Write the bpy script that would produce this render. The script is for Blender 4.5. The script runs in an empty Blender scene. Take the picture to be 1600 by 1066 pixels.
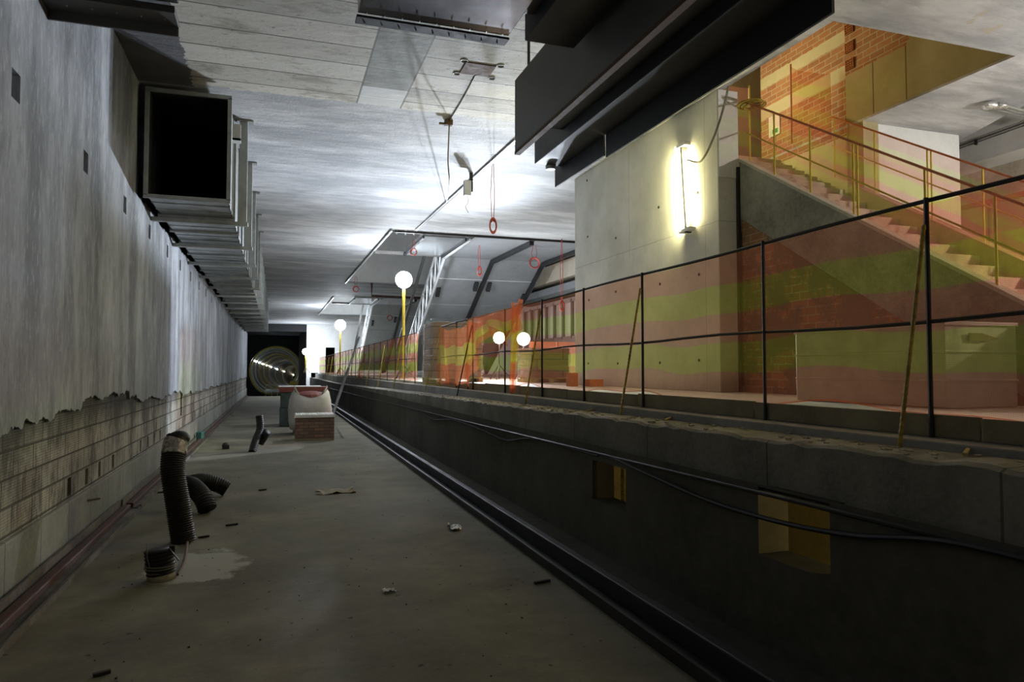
import bpy, math, random
from mathutils import Vector, Matrix
random.seed(7)
SC=bpy.context.scene; COL=SC.collection
R=math.radians
# ---------------------------------------------------------------- camera
F=1110.0; H=1.7
PSI=math.atan(369/F*math.cos(44/F)); TH=math.atan(44/F)
_s,_c,_st,_ct=math.sin(PSI),math.cos(PSI),math.sin(TH),math.cos(TH)
FW=Vector((_s*_ct,_c*_ct,_st)); RT=Vector((_c,-_s,0)); UP=Vector((-_s*_st,-_c*_st,_ct))
cam=bpy.data.cameras.new('camera'); camo=bpy.data.objects.new('camera',cam); COL.objects.link(camo)
cam.sensor_width=36; cam.lens=F*36/1600; cam.clip_start=0.05; cam.clip_end=400
camo.matrix_world=Matrix(((RT.x,UP.x,-FW.x,0),(RT.y,UP.y,-FW.y,0),(RT.z,UP.z,-FW.z,H),(0,0,0,1)))
SC.camera=camo
def at(px,py,axis,val):
    d=FW+RT*((px-800)/F)+UP*((533-py)/F); i='XYZ'.index(axis)
    t=(val-(H if i==2 else 0))/d[i]; return Vector((0,0,H))+d*t
SC.view_settings.view_transform='Standard'; SC.view_settings.look='None'; SC.view_settings.gamma=1
SC.view_settings.use_curve_mapping=False; SC.view_settings.exposure=0.0
SC.cycles.use_denoising=True; SC.cycles.max_bounces=7; SC.cycles.transparent_max_bounces=24
SC.cycles.sample_clamp_indirect=4.0; SC.cycles.diffuse_bounces=4; SC.cycles.caustics_reflective=False
W=bpy.data.worlds.new('world'); SC.world=W; W.use_nodes=True
W.node_tree.nodes['Background'].inputs[0].default_value=(0.5,0.55,0.6,1); W.node_tree.nodes['Background'].inputs[1].default_value=0.002
# ---------------------------------------------------------------- materials
class N:
    def __init__(s,name):
        s.m=bpy.data.materials.new(name); s.m.use_nodes=True; s.t=s.m.node_tree
        s.b=s.t.nodes['Principled BSDF']; s.geo=s.t.nodes.new('ShaderNodeNewGeometry'); s.P=s.geo.outputs['Position']
    def new(s,k,**kw):
        n=s.t.nodes.new(k)
        for a,v in kw.items(): setattr(n,a,v)
        return n
    def put(s,inp,v):
        if hasattr(v,'is_output'): s.t.links.new(v,inp)
        elif isinstance(v,(tuple,list)) and len(v)==3 and inp.type=='RGBA': inp.default_value=(*v,1)
        else: inp.default_value=v
    def math(s,op,a,b=0.0,c=None,clamp=False):
        n=s.new('ShaderNodeMath',operation=op,use_clamp=clamp); s.put(n.inputs[0],a); s.put(n.inputs[1],b)
        if c is not None: s.put(n.inputs[2],c)
        return n.outputs[0]
    def sep(s,v=None):
        n=s.new('ShaderNodeSeparateXYZ'); s.put(n.inputs[0],v or s.P); return n.outputs
    def comb(s,x,y,z):
        n=s.new('ShaderNodeCombineXYZ')
        for i,v in enumerate((x,y,z)): s.put(n.inputs[i],v)
        return n.outputs[0]
    def scl(s,v,sc):
        n=s.new('ShaderNodeVectorMath',operation='MULTIPLY'); s.put(n.inputs[0],v); n.inputs[1].default_value=sc; return n.outputs[0]
    def noise(s,scale,detail=5,rough=.6,v=None,stretch=None):
        v=v or s.P
        if stretch: v=s.scl(v,stretch)
        n=s.new('ShaderNodeTexNoise'); s.put(n.inputs['Vector'],v); n.inputs['Scale'].default_value=scale
        n.inputs['Detail'].default_value=detail; n.inputs['Roughness'].default_value=rough; return n.outputs['Fac']
    def ramp(s,f,a,b,lo=0.,hi=1.):
        n=s.new('ShaderNodeMapRange'); n.clamp=True; s.put(n.inputs[0],f)
        for i,v in zip((1,2,3,4),(a,b,lo,hi)): n.inputs[i].default_value=v
        return n.outputs[0]
    def mix(s,f,a,b,mode='MIX'):
        n=s.new('ShaderNodeMix',data_type='RGBA',blend_type=mode); s.put(n.inputs[0],f); s.put(n.inputs[6],a); s.put(n.inputs[7],b); return n.outputs[2]
    def bump(s,h,strength=.3,dist=.01,normal=None):
        n=s.new('ShaderNodeBump'); n.inputs['Strength'].default_value=strength; n.inputs['Distance'].default_value=dist
        s.put(n.inputs['Height'],h)
        if normal: s.put(n.inputs['Normal'],normal)
        return n.outputs[0]
    def brick(s,v,c1,c2,mortar,w,h,m=.02,off=.5):
        n=s.new('ShaderNodeTexBrick'); n.offset=off; s.put(n.inputs['Vector'],v)
        s.put(n.inputs['Color1'],c1); s.put(n.inputs['Color2'],c2); s.put(n.inputs['Mortar'],mortar)
        n.inputs['Scale'].default_value=1; n.inputs['Mortar Size'].default_value=m; n.inputs['Mortar Smooth'].default_value=.2
        n.inputs['Brick Width'].default_value=w; n.inputs['Row Height'].default_value=h; return n
    def fin(s,col,rough=.8,metal=0,bump=None,spec=.5):
        s.put(s.b.inputs['Base Color'],col); s.put(s.b.inputs['Roughness'],rough); s.put(s.b.inputs['Metallic'],metal)
        s.b.inputs['Specular IOR Level'].default_value=spec
        if bump: s.put(s.b.inputs['Normal'],bump)
        return s.m
def concrete(name,c1,c2,scale=1.2,stain=.5,rough=.85,streak=None,bs=.35,spec=.3,joint=0):
    n=N(name)
    a=n.noise(scale,8,.65); b=n.noise(scale*.28,4,.6,stretch=streak or (1,1,1)); c=n.noise(scale*14,4,.7)
    col=n.mix(n.ramp(a,.35,.68),c1,c2)
    col=n.mix(n.ramp(b,.42,.66,0,stain),col,tuple(x*.45 for x in c1))
    col=n.mix(n.ramp(c,.3,.75,0,.35),col,tuple(min(1,x*1.35) for x in c2))
    h=n.math('ADD',n.math('MULTIPLY',a,.6),n.math('MULTIPLY',c,.5))
    if joint:
        jl=n.math('LESS_THAN',n.math('MODULO',n.math('ADD',n.sep()[1],20.3),joint),.014); col=n.mix(n.math('MULTIPLY',jl,.7),col,tuple(x*.3 for x in c1)); h=n.math('SUBTRACT',h,n.math('MULTIPLY',jl,.6))
    return n.fin(col,rough,0,n.bump(h,bs,.02),spec)
def plain(name,c,rough=.6,metal=0,var=.25,scale=8,bs=.1,spec=.5):
    n=N(name); a=n.noise(scale,5,.6)
    col=n.mix(n.ramp(a,.3,.7),tuple(x*(1-var) for x in c),tuple(min(1,x*(1+var)) for x in c))
    return n.fin(col,n.ramp(a,.3,.7,rough*.85,min(1,rough*1.15)),metal,n.bump(a,bs,.01),spec)
def emit(name,c,st):
    n=N(name); e=n.new('ShaderNodeEmission'); e.inputs[0].default_value=(*c,1); e.inputs[1].default_value=st
    n.t.links.new(e.outputs[0],n.t.nodes['Material Output'].inputs[0]); return n.m
M={}
# --- left wall plaster (vertical brushing)
n=N('grey_plaster'); a=n.noise(1.6,7,.62,stretch=(1,1,.22)); b=n.noise(.5,4,.6,stretch=(1,1,.5)); c=n.noise(22,4,.7,stretch=(1,1,.3))
f=n.noise(5.5,8,.75,stretch=(1,1,.35)); col=n.mix(n.ramp(a,.40,.60),(.21,.22,.24),(.48,.50,.54)); col=n.mix(n.ramp(b,.47,.62,0,.5),col,(.17,.17,.18)); col=n.mix(n.ramp(f,.50,.66,0,.55),col,(.15,.15,.155)); col=n.mix(n.ramp(c,.52,.70,0,.4),col,(.66,.66,.66))
M['plaster']=n.fin(col,.85,0,n.bump(n.math('ADD',n.math('ADD',a,f),n.math('MULTIPLY',c,.3)),.5,.035),.25)
# --- hollow block masonry of the left wall
n=N('hollow_block_masonry'); o=n.sep(); v=n.comb(n.math('ADD',o[1],n.math('MULTIPLY',n.noise(3),.03)),n.math('SUBTRACT',o[2],.08),0)
br=n.brick(v,(.50,.47,.41),(.36,.34,.30),(.11,.105,.095),.46,.205,.010)
st=n.noise(1.5,9,.78,stretch=(1,1,.4)); col=n.mix(n.ramp(st,.47,.58,0,.8),br.outputs['Color'],(.07,.066,.06))
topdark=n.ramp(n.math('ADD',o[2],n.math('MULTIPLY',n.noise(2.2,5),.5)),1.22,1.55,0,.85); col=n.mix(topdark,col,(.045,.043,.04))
rib=n.math('SINE',n.math('MULTIPLY',o[2],2*math.pi/.022)); hh=n.math('ADD',n.math('MULTIPLY',rib,.12),n.math('MULTIPLY',br.outputs['Fac'],-1.0))
hh=n.math('ADD',hh,n.math('MULTIPLY',n.noise(18,5,.7),1.2))
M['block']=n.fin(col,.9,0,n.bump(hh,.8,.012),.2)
M['curb_conc']=concrete('stained_curb_concrete',(.20,.20,.185),(.36,.36,.33),1.6,.6,.85,(1,1,.3),joint=.82)
M['dark_void']=plain('unlit_rough_render',(.025,.025,.027),.95,0,.3)  # near-black colour holds the shade of the unlit recesses
# --- floor slab
n=N('dusty_slab'); a=n.noise(.9,8,.65); b=n.noise(.35,5,.6,stretch=(1,.35,1)); c=n.noise(30,4,.75); d=n.noise(3.2,6,.7,stretch=(.6,1.6,1))
col=n.mix(n.ramp(a,.36,.66),(.135,.125,.088),(.25,.235,.17)); col=n.mix(n.ramp(b,.44,.64,0,.6),col,(.10,.10,.08)); col=n.mix(n.ramp(d,.56,.72,0,.5),col,(.09,.088,.075)); col=n.mix(n.ramp(c,.55,.8,0,.35),col,(.40,.39,.33))
o=n.sep(); dx=n.math('SUBTRACT',o[0],-.62); dy=n.math('MULTIPLY',n.math('SUBTRACT',o[1],6.75),.75)
rr=n.math('ADD',n.math('SQRT',n.math('ADD',n.math('MULTIPLY',dx,dx),n.math('MULTIPLY',dy,dy))),n.math('MULTIPLY',n.noise(4,6,.7),.55))
col=n.mix(n.ramp(rr,.62,.70,.75,0),col,(.52,.52,.47))
fl=n.noise(13,2,.5); col=n.mix(n.ramp(fl,.70,.73,0,.8),col,(.03,.03,.025))
M['floor']=n.fin(col,n.ramp(b,.4,.65,.9,.7),0,n.bump(n.math('ADD',n.math('MULTIPLY',a,.5),n.math('MULTIPLY',c,.35)),.35,.015),.35)
# --- ceiling: board-marked concrete near the camera, plaster beyond
n=N('ceiling_concrete_and_plaster'); o=n.sep(); X,Y=o[0],o[1]
jag=n.math('MULTIPLY',n.math('SUBTRACT',n.noise(5,6,.75),.5),.28)
edgeY=n.math('ADD',10.42,jag); inb=n.math('LESS_THAN',Y,edgeY); inb=n.math('MULTIPLY',inb,n.math('GREATER_THAN',X,n.math('ADD',-1.12,jag))); inb=n.math('MULTIPLY',inb,n.math('LESS_THAN',X,5.0))
bv=n.comb(n.math('ADD',X,50),n.math('ADD',Y,.27),0)
br=n.brick(bv,(.74,.71,.62),(.60,.57,.49),(.10,.085,.06),40.,.52,.014,.0)
rowid=n.math('FLOOR',n.math('DIVIDE',n.math('ADD',Y,.27),.52)); wn=n.new('ShaderNodeTexWhiteNoise',noise_dimensions='2D'); n.put(wn.inputs['Vector'],n.comb(rowid,n.math('GREATER_THAN',X,1.4),0))
bc=n.mix(n.ramp(wn.outputs[0],.3,.9,0,.55),br.outputs['Color'],(.36,.35,.30))
st=n.noise(2.0,8,.72,stretch=(.5,1,1)); bc=n.mix(n.ramp(st,.52,.62,0,.65),bc,(.26,.23,.17)); sp=n.noise(20,5,.75,stretch=(.5,1,1)); bc=n.mix(n.ramp(sp,.60,.66,0,.75),bc,(.09,.07,.04))
strip=n.math('MULTIPLY',n.math('GREATER_THAN',X,1.07),n.math('LESS_THAN',X,1.71)); g=n.mix(n.ramp(n.noise(4,7,.7),.35,.65),(.20,.205,.17),(.34,.34,.29)); wh=n.math('GREATER_THAN',Y,9.74)
g=n.mix(wh,g,(.72,.72,.70)); bc=n.mix(strip,bc,g)
def line(n,v,c,w): return n.math('LESS_THAN',n.math('ABSOLUTE',n.math('SUBTRACT',v,c)),w)
ed=n.math('MAXIMUM',line(n,X,1.07,.012),line(n,X,1.71,.012)); bc=n.mix(n.math('MULTIPLY',ed,.8),bc,(.08,.06,.04))
pa=n.noise(.7,8,.68,stretch=(.55,1.6,1)); pb=n.noise(2.4,6,.7,stretch=(.4,1.8,1)); pc=n.noise(30,4,.7)
pl=n.mix(n.ramp(pa,.42,.60),(.38,.39,.41),(.66,.66,.67)); pl=n.mix(n.ramp(pb,.52,.64,0,.5),pl,(.28,.285,.30)); pl=n.mix(n.ramp(pc,.6,.8,0,.2),pl,(.75,.75,.75))
pat=n.noise(1.9,4,.6,stretch=(1.5,.7,1)); pl=n.mix(n.ramp(pat,.70,.725,0,.75),pl,(.52,.46,.36))
inl=n.math('LESS_THAN',X,n.math('ADD',-1.12,jag)); inl=n.math('MULTIPLY',inl,n.math('LESS_THAN',Y,10.5)); pl=n.mix(n.math('MULTIPLY',inl,.85),pl,(.09,.09,.10))  # shade in the corner by the duct mouth darkened into the plaster colour
col=n.mix(inb,pl,bc)
hh=n.math('ADD',n.math('MULTIPLY',pa,1.2),n.math('MULTIPLY',pb,.5)); hh=n.math('ADD',hh,n.math('MULTIPLY',pc,.18)); hb=n.math('ADD',n.math('MULTIPLY',br.outputs['Fac'],-1),n.math('MULTIPLY',st,.6)); hb=n.math('SUBTRACT',hb,n.math('MULTIPLY',ed,1))
mx=n.new('ShaderNodeMix'); n.put(mx.inputs[0],inb); n.put(mx.inputs[2],hh); n.put(mx.inputs[3],hb)
M['ceiling']=n.fin(col,.7,0,n.bump(mx.outputs[0],.6,.05),.4)
M['dark_brown_render']=concrete('dark_brown_render',(.07,.055,.03),(.13,.10,.06),1.5,.4)
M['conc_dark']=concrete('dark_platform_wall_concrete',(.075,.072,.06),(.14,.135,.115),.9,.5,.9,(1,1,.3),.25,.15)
M['conc']=concrete('grey_concrete',(.24,.24,.22),(.38,.38,.35),1.3,.5,.85,(1,1,.5))
M['coping']=concrete('rough_coping_concrete',(.17,.165,.135),(.33,.31,.26),2.2,.75,.9,(1,1,.18),.8,joint=1.5)
M['pfloor']=concrete('dusty_platform_screed',(.42,.41,.34),(.62,.60,.50),1.5,.25,.8)
M['white_wall']=concrete('pale_cast_concrete',(.66,.66,.58),(.80,.80,.72),.8,.18,.75,(1,1,.4),.2)
M['white_plaster']=concrete('white_plaster',(.72,.72,.70),(.84,.84,.82),1.2,.1,.7,None,.15)
M['grey_soffit']=concrete('grey_flight_soffit',(.19,.20,.215),(.27,.28,.30),.9,.3,.55,(1,.4,1),.1,.5)
M['shiny_panel']=plain('reflective_soffit_panel',(.45,.47,.48),.22,.7,.15,2,.12)
M['olive_conc']=concrete('ochre_stained_concrete',(.36,.31,.17),(.50,.44,.26),1.3,.5,.85,(1,1,.4))
M['tan_conc']=concrete('board_marked_tan_concrete',(.44,.38,.30),(.60,.54,.45),1.2,.3,.85,(3,3,.2))
M['stringer']=concrete('raw_stringer_concrete',(.17,.175,.15),(.40,.41,.35),1.5,.7,.85,(1,1,1),.6)
M['step']=concrete('pale_step_concrete',(.40,.34,.29),(.56,.49,.42),3,.35,.85)
n=N('pale_cast_concrete_with_joints'); a=n.noise(.8,8,.65); b=n.noise(9,5,.75); o=n.sep(); w=n.math('MULTIPLY',n.math('SUBTRACT',n.noise(3,3),.5),.03)
col=n.mix(n.ramp(a,.38,.62),(.62,.62,.54),(.80,.80,.72)); col=n.mix(n.ramp(b,.60,.72,0,.4),col,(.45,.44,.36))
jl=n.math('MAXIMUM',line(n,n.math('ADD',o[2],w),3.74,.006),line(n,n.math('ADD',o[1],w),8.62,.005)); jl=n.math('MAXIMUM',jl,n.math('MULTIPLY',line(n,n.math('ADD',o[1],w),10.9,.007),n.math('GREATER_THAN',o[2],3.6)))
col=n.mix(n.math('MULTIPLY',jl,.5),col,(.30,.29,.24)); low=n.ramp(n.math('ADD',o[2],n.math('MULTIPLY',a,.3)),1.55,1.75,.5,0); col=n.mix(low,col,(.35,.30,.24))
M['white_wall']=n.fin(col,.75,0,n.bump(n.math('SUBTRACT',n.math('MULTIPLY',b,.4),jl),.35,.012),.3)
# --- orange brick (stair shaft)
def brickwall(name,shaft):
    n=N(name); o=n.sep(); v=n.comb(n.math('ADD',o[1],n.math('MULTIPLY',n.noise(4),.02)),o[2],0)
    br=n.brick(v,(.50,.23,.11),(.36,.155,.075),(.50,.43,.31),.27,.098,.008)
    col=n.mix(n.ramp(n.noise(6,6,.7),.45,.7,0,.4),br.outputs['Color'],(.50,.38,.24))
    oc=n.mix(n.ramp(n.noise(2,6,.7),.4,.65),(.50,.44,.25),(.62,.57,.38))
    if shaft:
        Yv,Z=o[1],o[2]; j=n.math('MULTIPLY',n.math('SUBTRACT',n.noise(7,5,.7),.5),.06); Zj=n.math('ADD',Z,j)
        def band(a,b): return n.math('MULTIPLY',n.math('GREATER_THAN',Zj,a),n.math('LESS_THAN',Zj,b))
        far=n.math('GREATER_THAN',Yv,9.0)
        b1=n.math('MAXIMUM',band(6.38,6.60),band(6.97,7.18))
        low=n.math('LESS_THAN',Zj,5.45); pb=n.math('MAXIMUM',b1,low)
        col=n.mix(n.math('MULTIPLY',n.math('MULTIPLY',far,pb),.93),col,n.mix(.5,(.70,.66,.46),oc))
        nearc=n.math('MULTIPLY',n.math('LESS_THAN',Yv,9.0),n.math('LESS_THAN',Zj,6.42)); nearc=n.math('MAXIMUM',nearc,n.math('LESS_THAN',Yv,n.math('ADD',7.8,n.math('MULTIPLY',j,6))))
        oc2=n.mix(n.math('MAXIMUM',line(n,Yv,8.45,.01),line(n,Yv,7.85,.01)),n.mix(.5,(.36,.30,.15),oc),(.15,.12,.06))
        col=n.mix(nearc,col,oc2)
    else:
        pt=n.ramp(n.noise(1.7,7,.78),.44,.52,0,.9); col=n.mix(pt,col,(.17,.15,.11)); col=n.mix(.35,col,(.12,.08,.05))
    hh=n.math('ADD',n.math('MULTIPLY',br.outputs['Fac'],-.7),n.math('MULTIPLY',n.noise(30,4,.7),.6))
    return n.fin(col,.85,0,n.bump(hh,.5,.01),.25)
M['brick_shaft']=brickwall('orange_brick_with_concrete_bands',True)
M['brick_infill']=brickwall('patched_orange_brick_infill',False)
# --- metals
n=N('galvanised_steel'); a=n.noise(2.5,6,.65,stretch=(1,1,.6)); b=n.noise(11,4,.6)
M['galv']=n.fin(n.mix(n.ramp(a,.35,.65),(.28,.30,.30),(.52,.54,.53)),n.ramp(b,.3,.7,.32,.5),.75,n.bump(a,.15,.02))
M['galv_dull']=plain('dull_galvanised_flange',(.42,.44,.43),.55,.5,.2,6)
M['duct_in']=plain('duct_shade_and_flange_paint',(.015,.015,.017),.7,0,.2)  # near-black: shade inside the duct as colour, and the matte flange
M['black_steel']=plain('black_painted_steel',(.018,.018,.021),.55,.0,.3,3,.06)
M['dark_steel']=plain('dark_grey_steel',(.12,.115,.11),.5,.3,.25,2,.06)
M['dark_gloss']=plain('dark_glossy_sheet_steel',(.22,.22,.25),.22,.9,.35,1.2,.12)
M['rust']=plain('rust_brown_edge',(.12,.07,.04),.8,.2,.4,20)
M['rebar']=plain('dark_rebar',(.03,.028,.027),.6,.3,.3,30)
M['rebar_y']=plain('yellow_painted_rebar',(.42,.30,.04),.6,.1,.5,14)
M['yellow']=plain('yellow_paint',(.62,.46,.05),.55,0,.15,6)
M['orange_paint']=plain('red_orange_painted_bar',(.45,.12,.035),.55,0,.25,9)
M['red_steel']=plain('red_oxide_steel',(.085,.038,.03),.7,.1,.6,5)
M['pipe_red']=plain('red_cable_sheath',(.45,.07,.05),.5)
M['cable']=plain('black_cable_rubber',(.012,.012,.013),.5)
M['cable_g']=plain('grey_cable_sheath',(.22,.21,.17),.6)
M['rubber']=plain('black_corrugated_plastic',(.014,.014,.014),.55,0,.4,30,.1,.3)
M['truss']=plain('bright_zinc_truss',(.80,.82,.84),.35,.4,.1)
M['white_paint']=plain('white_painted_steel',(.78,.78,.76),.5,0,.06)
M['crate_panel']=plain('dusty_white_crate_panel',(.50,.49,.45),.45,0,.15,4)
M['timber']=concrete('weathered_timber',(.20,.17,.10),(.32,.28,.18),3,.4,.85,(.2,3,3))
M['timber_y']=concrete('yellow_pallet_timber',(.42,.32,.10),(.60,.47,.18),3,.3,.8,(.2,3,3))
M['clay']=plain('orange_hollow_clay',(.50,.19,.07),.85,0,.2,12)
n=N('stacked_reddish_bricks'); o=n.sep(); br=n.brick(n.comb(n.math('ADD',o[0],o[1]),o[2],0),(.28,.17,.12),(.18,.11,.085),(.07,.055,.05),.24,.075,.006)
M['brickpile']=n.fin(br.outputs['Color'],.85,0,n.bump(n.math('MULTIPLY',br.outputs['Fac'],-1),.5,.01))
M['bag']=plain('white_woven_bag',(.50,.48,.44),.8,0,.12,5,.4)
M['greenbox']=plain('teal_grey_boxes',(.045,.07,.068),.7,0,.5,4)
M['redtop']=plain('red_sheet',(.20,.055,.042),.6,0,.3,5)
M['paper']=plain('crumpled_dirty_paper',(.36,.34,.28),.9,0,.25,10,.6)
M['foil']=plain('crumpled_foil',(.75,.75,.75),.2,.9,.1,60,.9)
M['tape']=plain('silver_tape',(.40,.39,.36),.28,.6,.4,30,.8)
M['debris']=plain('dark_debris_and_hole_shade',(.04,.035,.03),.9)
M['dust']=concrete('dusty_steel_flange',(.10,.085,.07),(.22,.20,.17),4,.6,.8)
M['mud']=plain('pale_mortar_crust',(.42,.38,.28),.95,0,.3,20)
n=N('cardboard_boxes'); o=n.sep(); br=n.brick(n.comb(n.math('ADD',o[0],o[1]),n.math('SUBTRACT',o[2],.04),0),(.50,.28,.13),(.36,.19,.09),(.12,.07,.04),1.3,.27,.012)
M['card']=n.fin(br.outputs['Color'],.8,0,n.bump(n.math('MULTIPLY',br.outputs['Fac'],-1),.4,.01))
# --- stretch film
n=N('clear_stretch_film'); a=n.noise(9,6,.7,stretch=(1,1,3)); tr=n.new('ShaderNodeBsdfTransparent'); tr.inputs[0].default_value=(.86,.88,.88,1); gl=n.new('ShaderNodeBsdfGlossy'); gl.inputs['Roughness'].default_value=.12; gl.inputs[0].default_value=(.9,.93,.95,1)
n.put(gl.inputs['Normal'],n.bump(a,1.0,.08)); mx=n.new('ShaderNodeMixShader'); n.put(mx.inputs[0],n.ramp(a,.45,.65,.04,.35)); n.t.links.new(tr.outputs[0],mx.inputs[1]); n.t.links.new(gl.outputs[0],mx.inputs[2]); n.t.links.new(mx.outputs[0],n.t.nodes['Material Output'].inputs[0]); M['film']=n.m
# --- striped debris netting: woven mesh, orange and yellow bands by UV height
def netmat(name,fac,orange=(.80,.20,.09),yellow=(.72,.66,.06),tint=(1,.82,.74),tinty=(.95,.95,.62),bands=5.0):
    n=N(name); uv=n.new('ShaderNodeUVMap'); o=n.sep(uv.outputs[0]); v=n.math('ADD',o[1],n.math('MULTIPLY',n.math('SUBTRACT',n.noise(.8,3,.5,v=n.scl(uv.outputs[0],(1,.01,1))),.5),.06))
    k=n.math('MODULO',n.math('FLOOR',n.math('MULTIPLY',v,bands)),2.0); k=n.math('GREATER_THAN',k,.5)
    col=n.mix(k,orange,yellow); tc=n.mix(k,tint,tinty)
    d=n.new('ShaderNodeBsdfDiffuse'); n.put(d.inputs[0],col); t=n.new('ShaderNodeBsdfTranslucent'); n.put(t.inputs[0],col)
    m1=n.new('ShaderNodeMixShader'); m1.inputs[0].default_value=.5; n.t.links.new(d.outputs[0],m1.inputs[1]); n.t.links.new(t.outputs[0],m1.inputs[2])
    tr=n.new('ShaderNodeBsdfTransparent'); n.put(tr.inputs[0],tc)
    gx=n.math('ABSOLUTE',n.math('SINE',n.math('MULTIPLY',o[0],math.pi/.011))); gy=n.math('ABSOLUTE',n.math('SINE',n.math('MULTIPLY',o[2] if False else o[1],math.pi*118)))
    g=n.math('MAXIMUM',gx,gy); g=n.ramp(g,.75,1.0,fac*.7,min(1,fac*1.4))
    g=n.math('MULTIPLY',g,n.ramp(n.noise(1.4,4,.6),.3,.7,.85,1.15))
    m2=n.new('ShaderNodeMixShader'); n.put(m2.inputs[0],g); n.t.links.new(tr.outputs[0],m2.inputs[1]); n.t.links.new(m1.outputs[0],m2.inputs[2])
    n.t.links.new(m2.outputs[0],n.t.nodes['Material Output'].inputs[0]); return n.m
M['net']=netmat('orange_yellow_striped_netting',.19,(.60,.20,.11),(.46,.46,.07),(1,.76,.67),(.93,.94,.50))
M['net_dense']=netmat('folded_striped_netting',.34,(.78,.24,.10),(.74,.60,.14),bands=3.0)
M['net_mid']=netmat('striped_netting_on_landing',.24,(.62,.22,.10),(.50,.42,.08),(1,.8,.7),(.95,.92,.6))
M['net_pale']=netmat('thin_striped_netting',.17,(.70,.30,.22),(.60,.56,.16),(1,.86,.80),(.96,.97,.72))
M['lamp_cool']=emit('cool_floodlight_glow',(.84,.91,1.0),190)
M['lamp_cool2']=emit('cool_site_lamp_glow',(.82,.90,1.0),190)
M['lamp_far']=emit('far_floodlight_glow',(.82,.90,1.0),200)
M['lamp_plat']=emit('platform_floodlight_glow',(.86,.92,1.0),120)
M['tube']=emit('warm_fluorescent_tube',(1.0,.91,.48),160)
M['lamp_warm']=emit('warm_lamp_glow',(1.0,.86,.50),420)
M['lamp_assumed_right']=emit('neutral_assumed_work_lamp_glow',(1.0,.97,.93),1000)
M['lamp_small']=emit('small_tunnel_lamp_glow',(1.0,.93,.66),320)
M['lamp_small_c']=emit('small_cool_tunnel_lamp_glow',(.75,.88,1.0),320)
M['tunnel']=plain('dark_tunnel_segment',(.06,.065,.07),.45,.1,.3,2)
M['tun_y']=plain('yellow_tunnel_ring',(.75,.62,.12),.6)
M['tun_b']=plain('pale_tunnel_ring',(.60,.68,.75),.5)
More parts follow.
